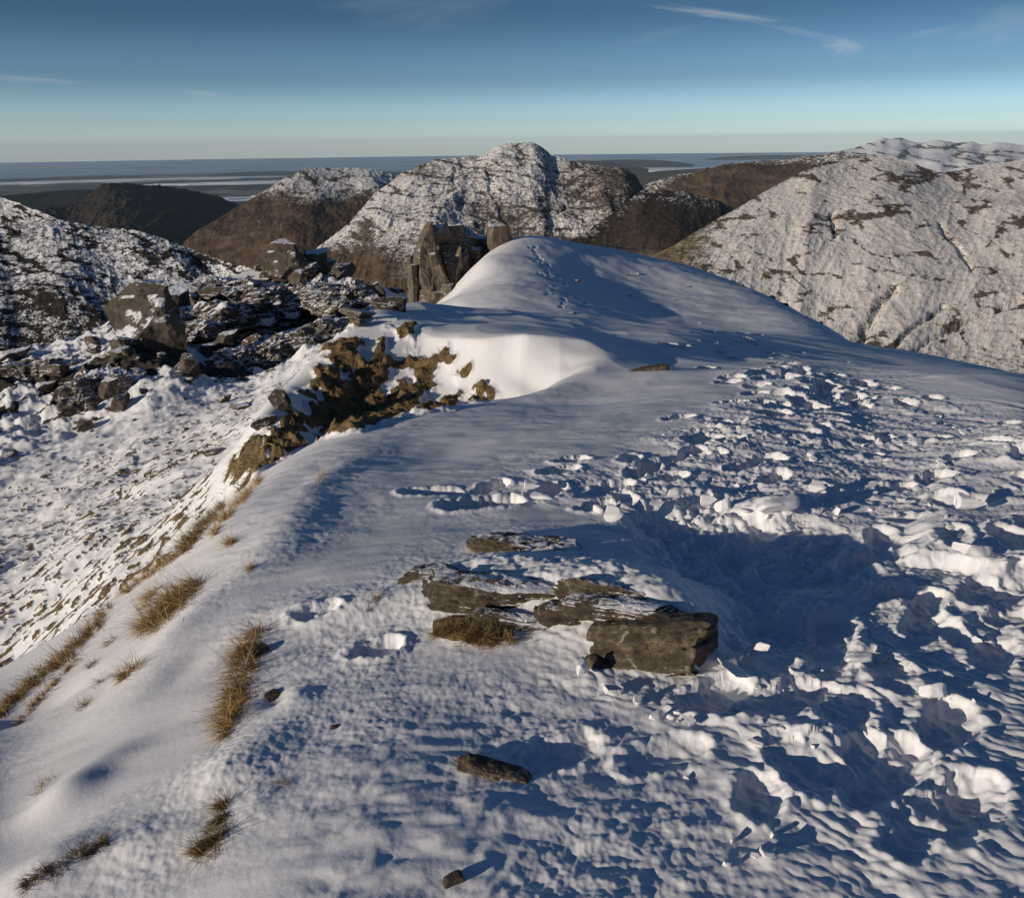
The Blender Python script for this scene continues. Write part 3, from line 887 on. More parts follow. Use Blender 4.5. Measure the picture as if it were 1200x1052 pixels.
for i, (px, py, w, d, h_, yaw, lab) in enumerate(((225, 392, 130, .7, .34, 25, 'long snow dusted outcrop behind the largest boulder'), (330, 362, 150, .7, .30, 20, 'broad dark outcrop under the terrace skyline'), (312, 428, 130, .6, .34, 10, 'shaded outcrop filling the snow gully side'),
                                                  (412, 352, 110, .8, .36, 30, 'dark outcrop stepping down towards the crag'), (118, 462, 100, .8, .40, 20, 'craggy outcrop in the lower boulder cluster'), (48, 436, 110, .6, .26, 15, 'low outcrop along the sunny terrace lip'), (352, 318, 100, .8, .34, 0, 'jagged outcrop making the terrace skyline'), (262, 342, 90, .7, .28, 15, 'snowy outcrop at the left of the terrace skyline'), (385, 395, 90, .6, .30, 40, 'shaded outcrop above the sunny bank'))):
    h = hit(px, py, Z, 7.0)
    s_ = w / FPX * math.hypot(h[0], h[1])
    me = rock_mesh('outcrop', (s_, s_ * d, s_ * h_), 400 + i, M_BOULDER, smooth=False, sub=6, boxy=3.5, ncut=16, cut=(.40, .9), rough=.42, strata=.10, sfreq=4)
    tag(link('outcrop', me, None, (h[0], h[1], h[2] + s_ * h_ * .12), eul(yaw, 0, 0)), lab, 'rock outcrop')
TERR = [(0, 402), (110, 392), (200, 352), (270, 322), (372, 300), (470, 335), (470, 362), (400, 395), (330, 430), (240, 440), (170, 480), (90, 500), (30, 450), (0, 430)]
TERRP = np.array(TERR, float)
n_ = 0
while n_ < 120:
    px, py = rng.uniform(0, 470), rng.uniform(300, 500)
    if poly_sd(TERRP, np.array([px]), np.array([py]))[0] > -2: continue
    if rng.random() < sstep(400, 480, py) * .6: continue
    w = 6 + 26 * rng.random() ** 2.2
    boulder(px, py, w, rng.uniform(.6, 1.1), int(rng.integers(0, 8)), 'dark snow flecked boulder strewn over the rocky terrace', None, rng.uniform(-15, 15), rng.uniform(-15, 15), 'boulders strewn over the terrace')
    n_ += 1
for k in range(26):
    px, py = rng.uniform(0, 240), rng.uniform(440, 560)
    boulder(px, py, rng.uniform(4, 9), rng.uniform(.5, .9), int(rng.integers(0, 8)), 'small dark stone dotted over the sunny corrie snow', None, 0, 0, 'stones on the corrie snow', .35)

# the crag on the far dome and the pinnacle beside it
cb = at(510, 352, 50.0)
crag = bpy.data.objects.new('rock_crag', None); col.objects.link(crag); crag.location = cb.tolist()
tag(crag, 'sheer brown rock crag standing at the left end of the far dome', 'crag')
pxm = 50.0 / FPX


def crag_part(name, px, py, wpx, hpx, depth, yaw, seed, label=None, dy=0.0, pitch=0, roll=0, **k):
    """px, py: the middle of the piece in the photo"""
    p = at(px, py, 50.0 + dy)
    kk = dict(sub=6, boxy=9.0, ncut=14, cut=(0.46, 0.92), rough=0.12, strata=0.05, sfreq=5, flat_bias=.6, smooth=False); kk.update(k)
    me = rock_mesh(name, (wpx * pxm, depth, hpx * pxm), seed, M_CRAG, **kk)
    o = link(name, me, crag, (p - cb), eul(yaw, pitch, roll))
    if label: o['label'] = label
    return o


crag_part('rock_core', 535, 322, 98, 84, 3.4, 14, 240, None, 2.4, 0, 0)
crag_part('rock_face', 497, 314, 34, 100, 2.4, 28, 201, 'tall smooth brown face', 0.2, 0, 3)
crag_part('rock_face', 484, 338, 16, 54, 1.2, 40, 211, None, -0.2, 0, -3)
for i, (px, py, w, h_, dy, yw, nm) in enumerate(((514, 332, 26, 72, .1, 12, 'buttress'), (528, 322, 26, 66, .9, 35, 'buttress'), (524, 350, 24, 34, -.5, 20, 'buttress'), (541, 330, 26, 56, 1.2, 8, 'buttress'), (553, 312, 30, 44, 2.4, 25, 'buttress'), (566, 306, 24, 30, 3.0, 40, 'buttress'),
                                               (512, 275, 28, 28, 1.6, 10, 'summit_block'), (530, 276, 32, 26, 2.8, 30, 'summit_block'), (548, 282, 30, 26, 3.4, -10, 'summit_block'), (562, 286, 22, 18, 4.2, 15, 'summit_block'), (540, 302, 20, 24, 1.6, 60, 'summit_block'),
                                               (505, 352, 26, 22, -.6, 60, 'fallen_block'), (546, 350, 20, 18, 0.2, 30, 'fallen_block'), (572, 292, 12, 12, 3.6, 30, 'fallen_block'), (560, 326, 14, 16, 1.6, 20, 'fallen_block'), (578, 300, 22, 22, 3.2, 10, 'buttress'), (590, 294, 16, 14, 3.4, 40, 'fallen_block'), (570, 318, 18, 20, 2.0, 25, 'buttress'))):
    crag_part(nm, px, py, w, h_, 1.0 + w * .045, yw, 220 + i, None, dy, rng.uniform(-8, 8), rng.uniform(-6, 6))
pn = at(583, 281, 52.0)
tag(link('rock_pinnacle', rock_mesh('rock_pinnacle', (1.35, 1.2, 1.9), 210, M_CRAG, sub=5, boxy=7, ncut=6, cut=(.7, .98), rough=.07), None, pn, eul(15, 0, 4)), 'short sunlit rock stub between the crag and the snow dome', 'rock')

# stones on the shaded dome
for i, (px, py, w, hf, lab) in enumerate(((682, 283, 16, .4, 'dark flat rock on the crest of the far dome'), (813, 312, 26, .35, 'largest dark rock on the skyline of the shaded dome'), (832, 319, 10, .5, None), (676, 330, 9, .4, None), (747, 321, 8, .5, None), (735, 323, 6, .5, None),
                                          (805, 336, 8, .5, None), (737, 347, 9, .4, None), (790, 352, 7, .5, None), (850, 326, 9, .4, None), (868, 335, 9, .4, None), (920, 358, 12, .4, None), (943, 371, 14, .4, None), (962, 379, 10, .4, None), (720, 298, 6, .4, None), (868, 364, 6, .4, None), (820, 379, 8, .3, None), (672, 367, 14, .25, None), (905, 349, 9, .4, None), (980, 388, 9, .4, None))):
    h = hit(px, py, Z, 15.0)
    if h is None: continue
    s = w / FPX * math.hypot(h[0], h[1])
    o = link('stone', BB[i % 8], None, (h[0], h[1], h[2] + s * hf * .1), eul(rng.uniform(0, 360)), (s, s * .8, s * hf * 1.3))
    tag(o, lab or 'small dark stone poking through the shaded snow of the far dome', 'stone', None if lab else 'stones on the shaded dome')

# ------------------------------------------------------------------ broken snow
def chunk_mesh(dims, seed, **k):
    kk = dict(sub=4, boxy=4.0, ncut=15, cut=(0.34, 0.8), rough=0.09); kk.update(k)
    return rock_mesh('snow_block', dims, seed, M_CHUNK, **kk)


CB = [chunk_mesh(d, 300 + i) for i, d in enumerate(((1, .8, .5), (1, .6, .35), (1, .9, .65), (1, .5, .22), (1, .7, .6), (1, .85, .20), (1, .45, .45), (1, .75, .4)))]


def snow_block(px, py, w, k, label, yaw=None, pitch=0, roll=0, sc=(1, 1, 1), lift=.25, group=None):
    w *= .82
    h = hit(px, py, Z)
    if h is None: return
    slant = math.sqrt(h[0] ** 2 + h[1] ** 2 + (h[2] - EYE[2]) ** 2); s = w / FPX * slant
    yaw = rng.uniform(0, 360) if yaw is None else yaw
    o = link('snow_block', CB[k], None, (h[0], h[1], h[2] + s * lift * sc[2]), eul(yaw, pitch, roll), (s * sc[0], s * sc[1], s * sc[2]))
    tag(o, label, 'snow block', group)


for a in ((718, 607, 38, 5, 'tilted snow plate at the near left rim of the trampled pit', 40, -30, 20), (790, 592, 46, 3, 'broken snow block at the left of the row above the pit', 8, 0, -25, (1, 1, 1.6)), (826, 594, 34, 1, 'square snow block beside it in the row above the pit', 5, 0, -20, (1, 1, 1.6)),
          (848, 598, 26, 4, 'small upright block in the middle of the row above the pit', 30, 0, 0, (1, 1, 1.3)), (905, 600, 62, 7, 'largest lit snow lump at the right of the row above the pit', 20, 0, -12), (872, 604, 28, 3, 'slanted plate leaning on the largest lit lump', 50, 20, 0),
          (682, 792, 36, 6, 'tall pale snow block standing left of the rock hollow', 60, 0, 0, (.8, 1, 1.9), .3), (718, 815, 30, 0, 'rounded snow lump at the foot of the tall pale block', 10, 0, 0), (800, 785, 46, 1, 'snow lump pressed against the foot of the square slab', -10, 0, 0, (1, .8, 1)),
          (855, 790, 62, 5, 'large flat snow plate leaning beside the square slab', 60, 24, 18, (1, 1, .8)), (888, 768, 50, 3, 'thin edge-on snow plate behind the leaning flat plate', 128, 12, -50, (1, .8, .8)), (1095, 815, 42, 4, 'scooped snow block alone on the lower path', 20, 10, -10, (1, .8, .8)),
          (958, 790, 20, 3, 'small bright slab of snow tipped on edge', 120, 0, -40, (1, 1, 1)), (933, 792, 22, 0, 'rounded lump left of the small bright slab', None, 0, 0), (1002, 775, 36, 7, 'pale blocky lump on the path right of the pit', 10, 0, -15), (1030, 772, 24, 5, 'thin plate behind the pale blocky lump', 40, -35, 0),
          (1060, 780, 18, 3, 'small curved plate of snow on the path', 140, 0, -30), (1160, 757, 20, 2, 'round white lump near the right edge of the path', None, 0, 0), (1130, 598, 52, 1, 'long low snow block under the upper drift ledge', 5, 0, -10), (1140, 655, 50, 0, 'squared block broken from the lower drift ledge', 12, 0, -8),
          (1092, 635, 18, 2, 'ball of snow at the tip of the lower drift ledge', None, 0, 0), (957, 574, 30, 5, 'square plate of snow lying in the churned path', 20, -18, 12), (700, 600, 20, 4, 'small block on the left rim of the pit', None, 0, 0), (620, 575, 34, 1, 'pale block beside the outlying prints', 10, 0, -15), (640, 590, 50, 5, 'low plate by the outlying prints left of the path', 5, 4, -6),
          (858, 985, 16, 6, 'long slim lump standing near the bottom edge', 60, 0, 0, (1, 1, 1.8)), (902, 1005, 26, 2, 'rounded lump beside the slim one near the bottom', None, 0, 0), (884, 1003, 12, 0, 'small white lump between the slim and rounded ones', None, 0, 0), (853, 1015, 16, 6, 'slim leaning lump lowest in the snow', 20, 20, 0, (1, 1, 1.6)), (905, 980, 14, 4, 'small lump just above the rounded one', None, 0, 0),
          (745, 822, 18, 0, 'bright snow crumb nearest the rock hollow', None, 0, 0), (770, 842, 26, 6, 'angular crumb in the spill below the slab', 30, 0, 20, (1, 1, 1.4)), (785, 842, 14, 4, 'small crumb in the spill below the slab', None, 0, 0), (795, 836, 14, 2, 'cubic crumb topping the spill below the slab', None, 0, 0), (806, 848, 22, 0, 'blunt crumb at the right of the spill below the slab', None, 0, 0),
          (860, 832, 22, 4, 'lumpy crumb beyond the spill, under the leaning plate', None, 0, 0), (885, 872, 22, 7, 'grey crumb with a hollow top on the lower path', None, 0, 0), (803, 912, 12, 1, 'lone bright crumb in a blue hollow', None, 0, 0), (920, 604, 22, 0, 'lump fallen in front of the largest lit one', None, 0, 0)):
    snow_block(*a)
SP = np.array([(620, 560), (700, 545), (800, 495), (900, 455), (1000, 455), (1200, 500), (1200, 760), (1120, 900), (980, 900), (880, 860), (760, 850), (690, 815), (850, 800), (860, 730), (780, 640)], float)
n_ = 0
while n_ < 215:
    px, py = rng.uniform(620, 1200), rng.uniform(455, 900)
    if poly_sd(SP, np.array([px]), np.array([py]))[0] > -3: continue
    w = 4 + 15 * rng.random() ** 2.2
    if py > 700: w *= .8
    snow_block(px, py, w, int(rng.integers(0, 8)), 'small crumb of broken snow scattered over the churned path', None, rng.uniform(-25, 25), rng.uniform(-25, 25), (1, 1, 1), .15, 'crumbs of broken snow on the path')
    n_ += 1

# ------------------------------------------------------------------ dead grass
def blades_mesh(name, base, lean, length, width, tone, mat, curl=0.6, seg=3, rs=None, rise=0.42):
    """base (n,3); lean (n,3) unit direction the tip falls towards; each blade a tapering curved ribbon"""
    g = rs or rng
    n = len(base)
    up = np.array([0, 0, 1.0])
    side = np.stack([g.normal(size=n), g.normal(size=n), 0.3 * g.normal(size=n)], 1)
    side -= (side * lean).sum(1, keepdims=True) * lean
    side /= np.linalg.norm(side, axis=1, keepdims=True)
    V = np.zeros((n, seg + 1, 2, 3))
    for k in range(seg + 1):
        t = k / seg
        e = up[None] * (t - 0.5 * curl * t * t)
        p = base + length[:, None] * (e * rise + lean * (0.25 * t + 0.65 * curl * t * t))
        w = (width * (1 - 0.9 * t))[:, None] * side
        V[:, k, 0] = p - w; V[:, k, 1] = p + w
    idx = np.arange(n)[:, None] * (seg + 1) * 2
    F = []
    for k in range(seg):
        a = idx + 2 * k
        F.append(np.concatenate([a, a + 1, a + 3, a + 2], 1))
    F = np.concatenate(F)
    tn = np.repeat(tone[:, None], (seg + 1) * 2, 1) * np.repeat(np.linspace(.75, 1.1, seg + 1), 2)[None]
    return mesh_np(name, V.reshape(-1, 3), F, mat, False, dict(tone=np.clip(tn, 0, 1)))


def scatter_line(pts, wpx, n, g):
    """n points over a band drawn along photo pixels, dropped on the snow"""
    pts = np.array(pts, float); seg = np.hypot(*(pts[1:] - pts[:-1]).T); acc = np.concatenate([[0], np.cumsum(seg)])
    out = []
    while len(out) < n:
        s = g.random() * acc[-1]; k = min(np.searchsorted(acc, s, 'right') - 1, len(seg) - 1)
        p = pts[k] + (pts[k + 1] - pts[k]) * ((s - acc[k]) / seg[k])
        tp = 0.35 + 0.65 * math.sin(math.pi * min(max(s / acc[-1], .02), .98)) ** .6
        clump = .6 + .8 * abs(perlin(np.array([s / 9.0]), np.array([pts[0][0] * .37]))[0])
        if perlin(np.array([s / 7.0]), np.array([pts[0][0] * .73]))[0] < -.08 and g.random() < .75: continue
        o = 2.2 * wpx * .16 * np.array([perlin(np.array([s / 10.0]), np.array([pts[0][1] * .31]))[0], perlin(np.array([s / 10.0]), np.array([pts[0][1] * .57]))[0]]) + g.normal(size=2) * wpx * .32 * tp * clump
        h = hit(p[0] + o[0], p[1] + o[1])
        if h is not None: out.append(h)
    return np.array(out)


def tuft(label, pts, wpx, n, length, lean_dir, dark=0.0, width=0.0016, spread=.42, curl=.95, name='grass_tuft', mat=None, group=None):
    g = np.random.default_rng(int(abs(pts[0][0]) * 13 + abs(pts[0][1])))
    n = int(n * 1.8)
    base = scatter_line(pts, wpx, n, g)
    c = base.mean(0)
    ln = np.array(lean_dir, float)[None] + g.normal(size=(n, 3)) * spread
    # blades hang together in locks
    lock = np.stack([perlin(base[:, 0] * 22, base[:, 1] * 22 + 3), perlin(base[:, 0] * 22 + 7, base[:, 1] * 22), np.zeros(n)], 1)
    ln = ln + lock * 1.7
    ln[:, 2] = np.minimum(ln[:, 2], .5); stray = g.random(n) < .05; ln[stray] += np.array([0, 0, 1.1]) + g.normal(size=(stray.sum(), 3)) * .5; ln /= np.linalg.norm(ln, axis=1, keepdims=True)
    L = length * g.uniform(.45, 1.15, n) * np.where(stray, 1.35, 1.0)
    tone = np.clip(.5 + .45 * perlin(base[:, 0] * 30, base[:, 1] * 30) + g.normal(size=n) * .2 - dark, 0, 1)
    base = base - np.array([0, 0, .006])
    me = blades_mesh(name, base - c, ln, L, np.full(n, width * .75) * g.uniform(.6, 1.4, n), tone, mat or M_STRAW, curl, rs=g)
    return tag(link(name, me, None, c), label, 'grass', group)


LD = (-0.75, -0.35, -0.35)
tuft('largest tuft of straw coloured grass bent over the drift edge', [(300, 742), (291, 765), (284, 795), (280, 825), (266, 858)], 30, 2600, .13, (-.55, -.55, -.5), 0.0, .0017)
tuft('dark roots showing at the right side of the largest straw tuft', [(306, 752), (300, 780), (296, 800)], 10, 350, .06, (-.4, -.5, -.3), .5, .0016)
tuft('bushy straw tuft in two clumps on the upper left drift', [(236, 680), (218, 694), (200, 708), (190, 720), (168, 742)], 22, 1700, .16, (-.6, -.35, -.4), .05, .002)
tuft('flattened dark tuft at the lower drift edge', [(266, 945), (262, 965), (252, 985), (236, 1003)], 24, 1200, .085, (-.5, -.6, -.5), .30, .0014)
tuft('long strip of turf bared along the lower left drift lip', [(-10, 846), (20, 818), (50, 790), (80, 768), (100, 748), (118, 728), (130, 708)], 13, 2600, .09, (-.6, .1, -.3), .22, .002)
tuft('second thin strip of turf just under the bared drift lip', [(20, 850), (50, 818), (80, 785), (100, 765)], 6, 700, .06, (-.6, .1, -.3), .15, .0018)
tuft('short straw tuft standing alone on the left drift', [(164, 777), (154, 787), (144, 796)], 9, 260, .09, (-.5, -.1, .1), .1, .0015, .8)
tuft('tiny dark tuft below the lone short tuft', [(100, 826), (96, 831)], 9, 110, .06, (-.4, -.1, .1), .3, .0013, .9)
tuft('sparse stems at the far side of the left drift', [(120, 796), (112, 804)], 8, 60, .06, (-.5, 0, .3), .2, .0011, .9)
tuft('thin fringe of grass pressed flat beside the bushy tuft', [(186, 690), (176, 700), (168, 712)], 8, 240, .09, (-.5, -.1, -.1), -.1, .0016)
tuft('faint row of stems between the bared lip and bushy tuft', [(135, 746), (122, 758)], 6, 120, .06, (-.5, -.1, -.1), 0, .0013)
tuft('small wisp of grass near the bared lip', [(112, 775), (106, 782)], 6, 90, .05, (-.5, 0, 0), .15, .0012)
tuft('fringe of grass along the upper drift lip', [(148, 694), (170, 676), (195, 660), (220, 642), (236, 622)], 7, 900, .13, (-.6, .1, -.2), .05, .002)
tuft('brown turf strip dropping from the bank along the ridge edge', [(216, 642), (228, 628), (240, 614), (254, 602), (262, 590)], 14, 1500, .15, (-.5, -.2, -.4), .2, .003, mat=M_MOSS)
tuft('pale grass fringe on the ridge edge right of the brown strip', [(250, 628), (262, 612), (280, 590), (300, 570), (308, 560)], 7, 900, .12, (-.6, .1, -.2), -.15, .002)
tuft('small orange tuft on the smooth ridge shoulder', [(272, 632), (266, 640)], 8, 260, .10, (-.5, -.2, -.2), -.05, .0018)
tuft('little tuft beside blue dents on the shoulder', [(297, 664), (289, 672)], 7, 160, .06, (-.4, -.2, .1), .2, .0013, .8)
tuft('sparse dry stems poking from the lower left snow', [(66, 908), (50, 922), (40, 932)], 8, 70, .05, (-.6, 0, .3), .1, .0012, .8)
tuft('dark turf gap at the bottom left corner', [(30, 1040), (52, 1022), (75, 1012), (100, 1000), (132, 985)], 12, 1300, .05, (-.5, -.3, -.4), .42, .0014)
tuft('thin dark sprigs along the hollow left of the outcrop', [(425, 718), (436, 707), (448, 698)], 5, 140, .05, (.3, .1, .1), .3, .0012)
tuft('rusty twig tips in a dent of the front crust', [(322, 915), (334, 918), (346, 915)], 5, 110, .03, (-.3, -.3, .2), .35, .0010)
tuft('pale bent stems beside the dents on the ridge shoulder', [(372, 566), (380, 556)], 6, 80, .09, (-.3, 0, .2), 0, .0014)
tuft('round clump of matted brown turf under the thin slab edge', [(513, 736), (540, 740), (565, 742), (598, 744)], 24, 4200, .06, (-.2, -.75, -.3), .05, .0014, .6, .9, 'turf_clump', M_MOSS)
tuft('frosted moss along the crusted slab edge', [(520, 712), (560, 716), (600, 722), (640, 732)], 6, 500, .022, (0, -.6, 0), .2, .0009, .8, .8, 'turf_clump', M_MOSS)
tuft('small dark turf beside the square slab', [(612, 746), (625, 750)], 6, 200, .03, (0, -.7, -.3), .3, .0010, .7, .8, 'turf_clump', M_MOSS)

PLAB = ['upper left brown turf patch hanging on the sunny bank', 'narrow turf tongue right of the upper left patch', 'hooked turf patch in the middle of the sunny bank', 'small moss cushion right of the hooked patch', 'largest brown turf patch spreading along the foot of the sunny bank', 'reddish turf strip on the left edge of the sunny bank',
        'ragged turf patch linking the middle of the bank', 'thin turf patch at the lower right of the bank', 'isolated turf patch nearest the smooth drift', 'forked turf patch on the lower left bank', 'lowest turf patch, a broad brown clump at the left end of the bank', 'little turf tongue above the forked patch', 'oval turf clump just under the bank crest',
        'grassy ledge at the upper tip of the bank', 'small turf wisp near the bank crest', 'round turf button by the forked patch', 'tiny turf dot under the moss cushion', 'tiny turf dot under the oval clump']
for pw, lab in zip(BANKW, PLAB):
    g = np.random.default_rng(int(abs(pw[0, 0]) * 1000))
    lo, hi = pw.min(0), pw.max(0); area = np.prod(hi - lo)
    n = int(min(6000, max(120, area * 2600)))
    q = g.uniform(lo - .08, hi + .08, (n, 2))
    k = poly_sd(pw, q[:, 0], q[:, 1]) + .30 * fbm(q[:, 0] / .42, q[:, 1] / .42, 4) < 0.03
    q = q[k]; n = len(q)
    if n < 10: continue
    z = height(q[:, 0], q[:, 1])
    base = np.stack([q[:, 0], q[:, 1], z - .01], 1); c = base.mean(0)
    lock = np.stack([perlin(q[:, 0] * 4, q[:, 1] * 4), perlin(q[:, 0] * 4 + 7, q[:, 1] * 4), np.zeros(n)], 1)
    ln = np.array([-.5, -.6, -.2])[None] + g.normal(size=(n, 3)) * .45 + lock * 1.2
    ln /= np.linalg.norm(ln, axis=1, keepdims=True)
    tone = np.clip(.42 + .55 * perlin(q[:, 0] * 3.2, q[:, 1] * 3.2) + g.normal(size=n) * .16, 0, 1)
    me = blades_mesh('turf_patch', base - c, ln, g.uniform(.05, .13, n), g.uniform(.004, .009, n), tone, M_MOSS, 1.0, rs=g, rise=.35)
    tag(link('turf_patch', me, None, c), lab, 'turf')

# ===HILLS
# ------------------------------------------------------------------ distant land
def hill(name, label, crest, front, foot_z, back, mat, seed, amp, snow_fn, prof=1.0, nrow=220, wl=1.0, gully=0.5, nback=40, fine=1.0, cmid=0.35, carve=None):
    """crest: (px, py, r) along the skyline; front/back: horizontal depth of the slopes (front may be a list per crest point)"""
    c = np.array([[*ray(px, py), r] for px, py, r in crest])
    th = np.linspace(c[0, 0], c[-1, 0], int((crest[-1][0] - crest[0][0]) * 1.25) + 2)
    # smooth monotone-ish interpolation of the crest line
    q = np.interp(th, c[:, 0], c[:, 1]); r0 = np.interp(th, c[:, 0], c[:, 2])
    k = np.exp(-0.5 * (np.arange(-12, 13) / 4.0) ** 2); k /= k.sum()
    q = np.convolve(np.pad(q, 12, mode='edge'), k, 'valid'); r0 = np.convolve(np.pad(r0, 12, mode='edge'), k, 'valid')
    zc = EYE[2] - r0 * q
    fr = np.interp(th, c[:, 0], np.array(front, float)) if np.ndim(front) else np.full(th.shape, float(front))
    fz = np.interp(th, c[:, 0], np.array(foot_z, float)) if np.ndim(foot_z) else np.full(th.shape, float(foot_z))
    fr = np.minimum(fr, r0 * 0.75)
    t = np.concatenate([np.linspace(1, 0, nrow) ** 1.3, -np.linspace(0, 1, nback + 1)[1:]])
    R = np.where(t[:, None] >= 0, r0[None] - t[:, None] * fr[None], r0[None] - t[:, None] * back)
    at_ = np.abs(t)[:, None]
    w = np.where(t[:, None] >= 0, at_ ** prof, at_ ** 1.2)
    # rounded top, steeper middle
    w = np.where(t[:, None] >= 0, (1 - cmid) * w + cmid * (0.5 - 0.5 * np.cos(np.pi * at_)), w)
    zz = zc[None] + (fz[None] - zc[None]) * w
    xx = R * np.sin(th)[None]; yy = R * np.cos(th)[None]
    S = th[None] * r0[None] / wl; T = (r0[None] - R) / wl; N = zz / wl
    m = sstep(0.0, 0.10, at_) * 0.8 + 0.2
    d = gully * ridged((S + 90 * fbm(xx / 300 / wl + seed, yy / 300 / wl, 2)) / 420 + seed, T / 520 + seed * 1.7, 3, .35) - gully * .5
    big = fbm(xx / wl / 420 + seed * 3.1, yy / wl / 420, 3)
    rough = ridged(S / 90 + seed, (T * .6 + N * .5) / 60 + seed, 5, 0.55) - .5
    crag = ridged(S / 150 - seed, (N * 2.2 + S * .25) / 60 + seed * 2, 4, 0.6)
    Zh = zz + amp * (0.75 * d * m + 0.9 * big * m + 0.17 * fine * rough + 0.07 * fine * fbm(xx / wl / 14, yy / wl / 14, 3))
    if carve:
        px, py = topx(xx, yy, Zh)
        for pts, w_, dep_ in carve:
            dd, _, _ = line_d(pts, px + 7.0 * fbm(xx / 45, yy / 45, 4), py + 3 * fbm(xx / 45 + 9, yy / 45, 3))
            Zh = Zh - dep_ * np.exp(-(dd / w_) ** 2)
    # local steepness of the finished relief
    dzr = np.gradient(Zh, axis=0) / (np.gradient(R, axis=0) - 1e-6)
    dzs = np.gradient(Zh, axis=1) / (np.gradient(th)[None] * R)
    steep = np.hypot(dzr, dzs)
    lift = (zc[None] - zz) / (np.abs(zc - fz)[None] + 1e-6)
    sn, vg = snow_fn(dict(x=xx, y=yy, S=S, T=T, N=N, z=Zh, steep=steep, t=at_ * np.ones_like(R), th=th[None] * np.ones_like(R), crag=crag, rough=rough, big=big, gul=d, lift=lift))
    V = np.stack([xx, yy, Zh], -1).reshape(-1, 3)
    me = mesh_np(name, V, grid_faces(*R.shape), mat, True, dict(snow=sn, veg=vg))
    me.flip_normals()
    o = link(name, me); tag(o, label, kind='structure')
    return o


def topx(x, y, z):
    """photo pixel of world points"""
    d = np.stack([x - EYE[0], y - EYE[1], z - EYE[2]], -1) @ RC
    return PW / 2 + FPX * d[..., 0] / -d[..., 2], PH / 2 - FPX * d[..., 1] / -d[..., 2]


def blobs(g, items):
    px, py = topx(g['x'], g['y'], g['z'])
    s_ = 0
    for cx, cy, sx, sy, a in items: s_ = s_ + a * np.exp(-((px - cx) / sx) ** 2 - ((py - cy) / sy) ** 2)
    return s_


def pxth(px):
    return float(ray(px, 240)[0])


M_PEAK = mat_hill('peak_hillside', s=0.9, soft=.18, r0=(.045, .038, .032), r1=(.14, .11, .085), v0=(.055, .038, .028), v1=(.15, .10, .068), snowcol=(.78, .76, .73))
M_RIGHT = mat_hill('snowy_hillside', snowcol=(.83, .78, .71), r0=(0.085, 0.066, 0.05), r1=(0.22, 0.175, 0.13), v0=(0.14, 0.105, 0.065), v1=(0.30, 0.22, 0.12), s=1.6, soft=.14)
M_LEFT = mat_hill('dusted_hillside', soft=.12, r0=(0.012, 0.011, 0.011), r1=(0.05, 0.042, 0.034), v0=(0.022, 0.019, 0.013), v1=(0.07, 0.052, 0.03), s=1.6)  # rock and plant colours darkened to stand in for shade on the hillside
M_BROWN = mat_hill('brown_moor', r0=(0.05, 0.036, 0.026), r1=(0.12, 0.085, 0.06), v0=(0.06, 0.042, 0.03), v1=(0.14, 0.095, 0.06), s=0.5)
M_DARK = mat_hill('dark_moor', r0=(0.02, 0.017, 0.014), r1=(0.07, 0.05, 0.035), v0=(0.018, 0.017, 0.012), v1=(0.075, 0.052, 0.032), s=0.35)
M_FARSNOW = mat_hill('far_snow', s=0.15, r0=(0.10, 0.09, 0.085), r1=(0.2, 0.17, 0.15))


def sn_peak(g):
    low = sstep(-175, -290, g['z'] + 85 * g['big'])
    right = sstep(pxth(640), pxth(770), g['th'])
    sn = 0.64 + 0.20 * (g['big']) - blobs(g, [(690, 225, 60, 25, .22), (590, 250, 60, 15, .2), (500, 200, 25, 10, .15), (720, 205, 25, 12, .15)]) - 0.42 * sstep(.45, .8, g['crag']) - 0.25 * sstep(.7, 1.4, g['steep']) - 0.5 * low - 0.34 * right
    veg = sstep(.25, .8, low + .3 * right)
    return sn, veg


def sn_shoulder(g):
    low = sstep(-120, -235, g['z'] + 45 * g['big'])
    sn = 0.72 + .3 * g['big'] - .45 * sstep(.45, .75, g['crag']) - 0.75 * low - .25 * sstep(pxth(330), pxth(250), g['th'])
    return sn, sstep(.1, .6, low)


def sn_right(g):
    left = sstep(pxth(880), pxth(775), g['th']) * sstep(.0, .12, 1 - g['t'])
    n = fbm(g['S'] / 130, g['N'] / 26, 3) + .4 * g['big']
    bl = blobs(g, [(1050, 205, 60, 10, .35), (1150, 205, 60, 22, .40), (1040, 258, 60, 11, .30), (1165, 262, 45, 8, .30), (890, 315, 50, 12, .32), (960, 265, 30, 8, .2), (960, 325, 50, 8, .2), (1010, 395, 20, 30, .28), (1120, 300, 60, 10, .12), (930, 205, 30, 10, .25), (1040, 178, 30, 5, .3)])
    sn = 0.75 - 0.62 * sstep(.60, .92, g['crag'] + .5 * n + .75 * bl) - .18 * sstep(.5, 1.0, g['steep']) - 0.5 * left - .22 * sstep(.45, .9, g['t'])
    return sn, sstep(.25, .8, left + .5 * sstep(.5, 1, g['t']))


def sn_left(g):
    sn = 0.56 - 0.38 * sstep(.42, .72, g['crag']) - 0.70 * sstep(.34, .80, g['t'] + .25 * g['big']) - .15 * sstep(.5, 1, g['steep'])  # snow thinned so the hill looks shaded, with vegetation lower down
    return sn, sstep(.4, .8, g['t'])


def sn_none(g):
    return np.full(g['x'].shape, -0.5), sstep(-.2, .35, g['big'] + .5 * g['rough'])


def sn_moor(g):
    return 0.42 - 1.2 * sstep(.02, .22, g['lift'] + .10 * g['big']), sstep(-.4, .3, g['big'])


def sn_far(g):
    return 0.85 - .6 * sstep(.45, .7, g['crag']), np.zeros(g['x'].shape)


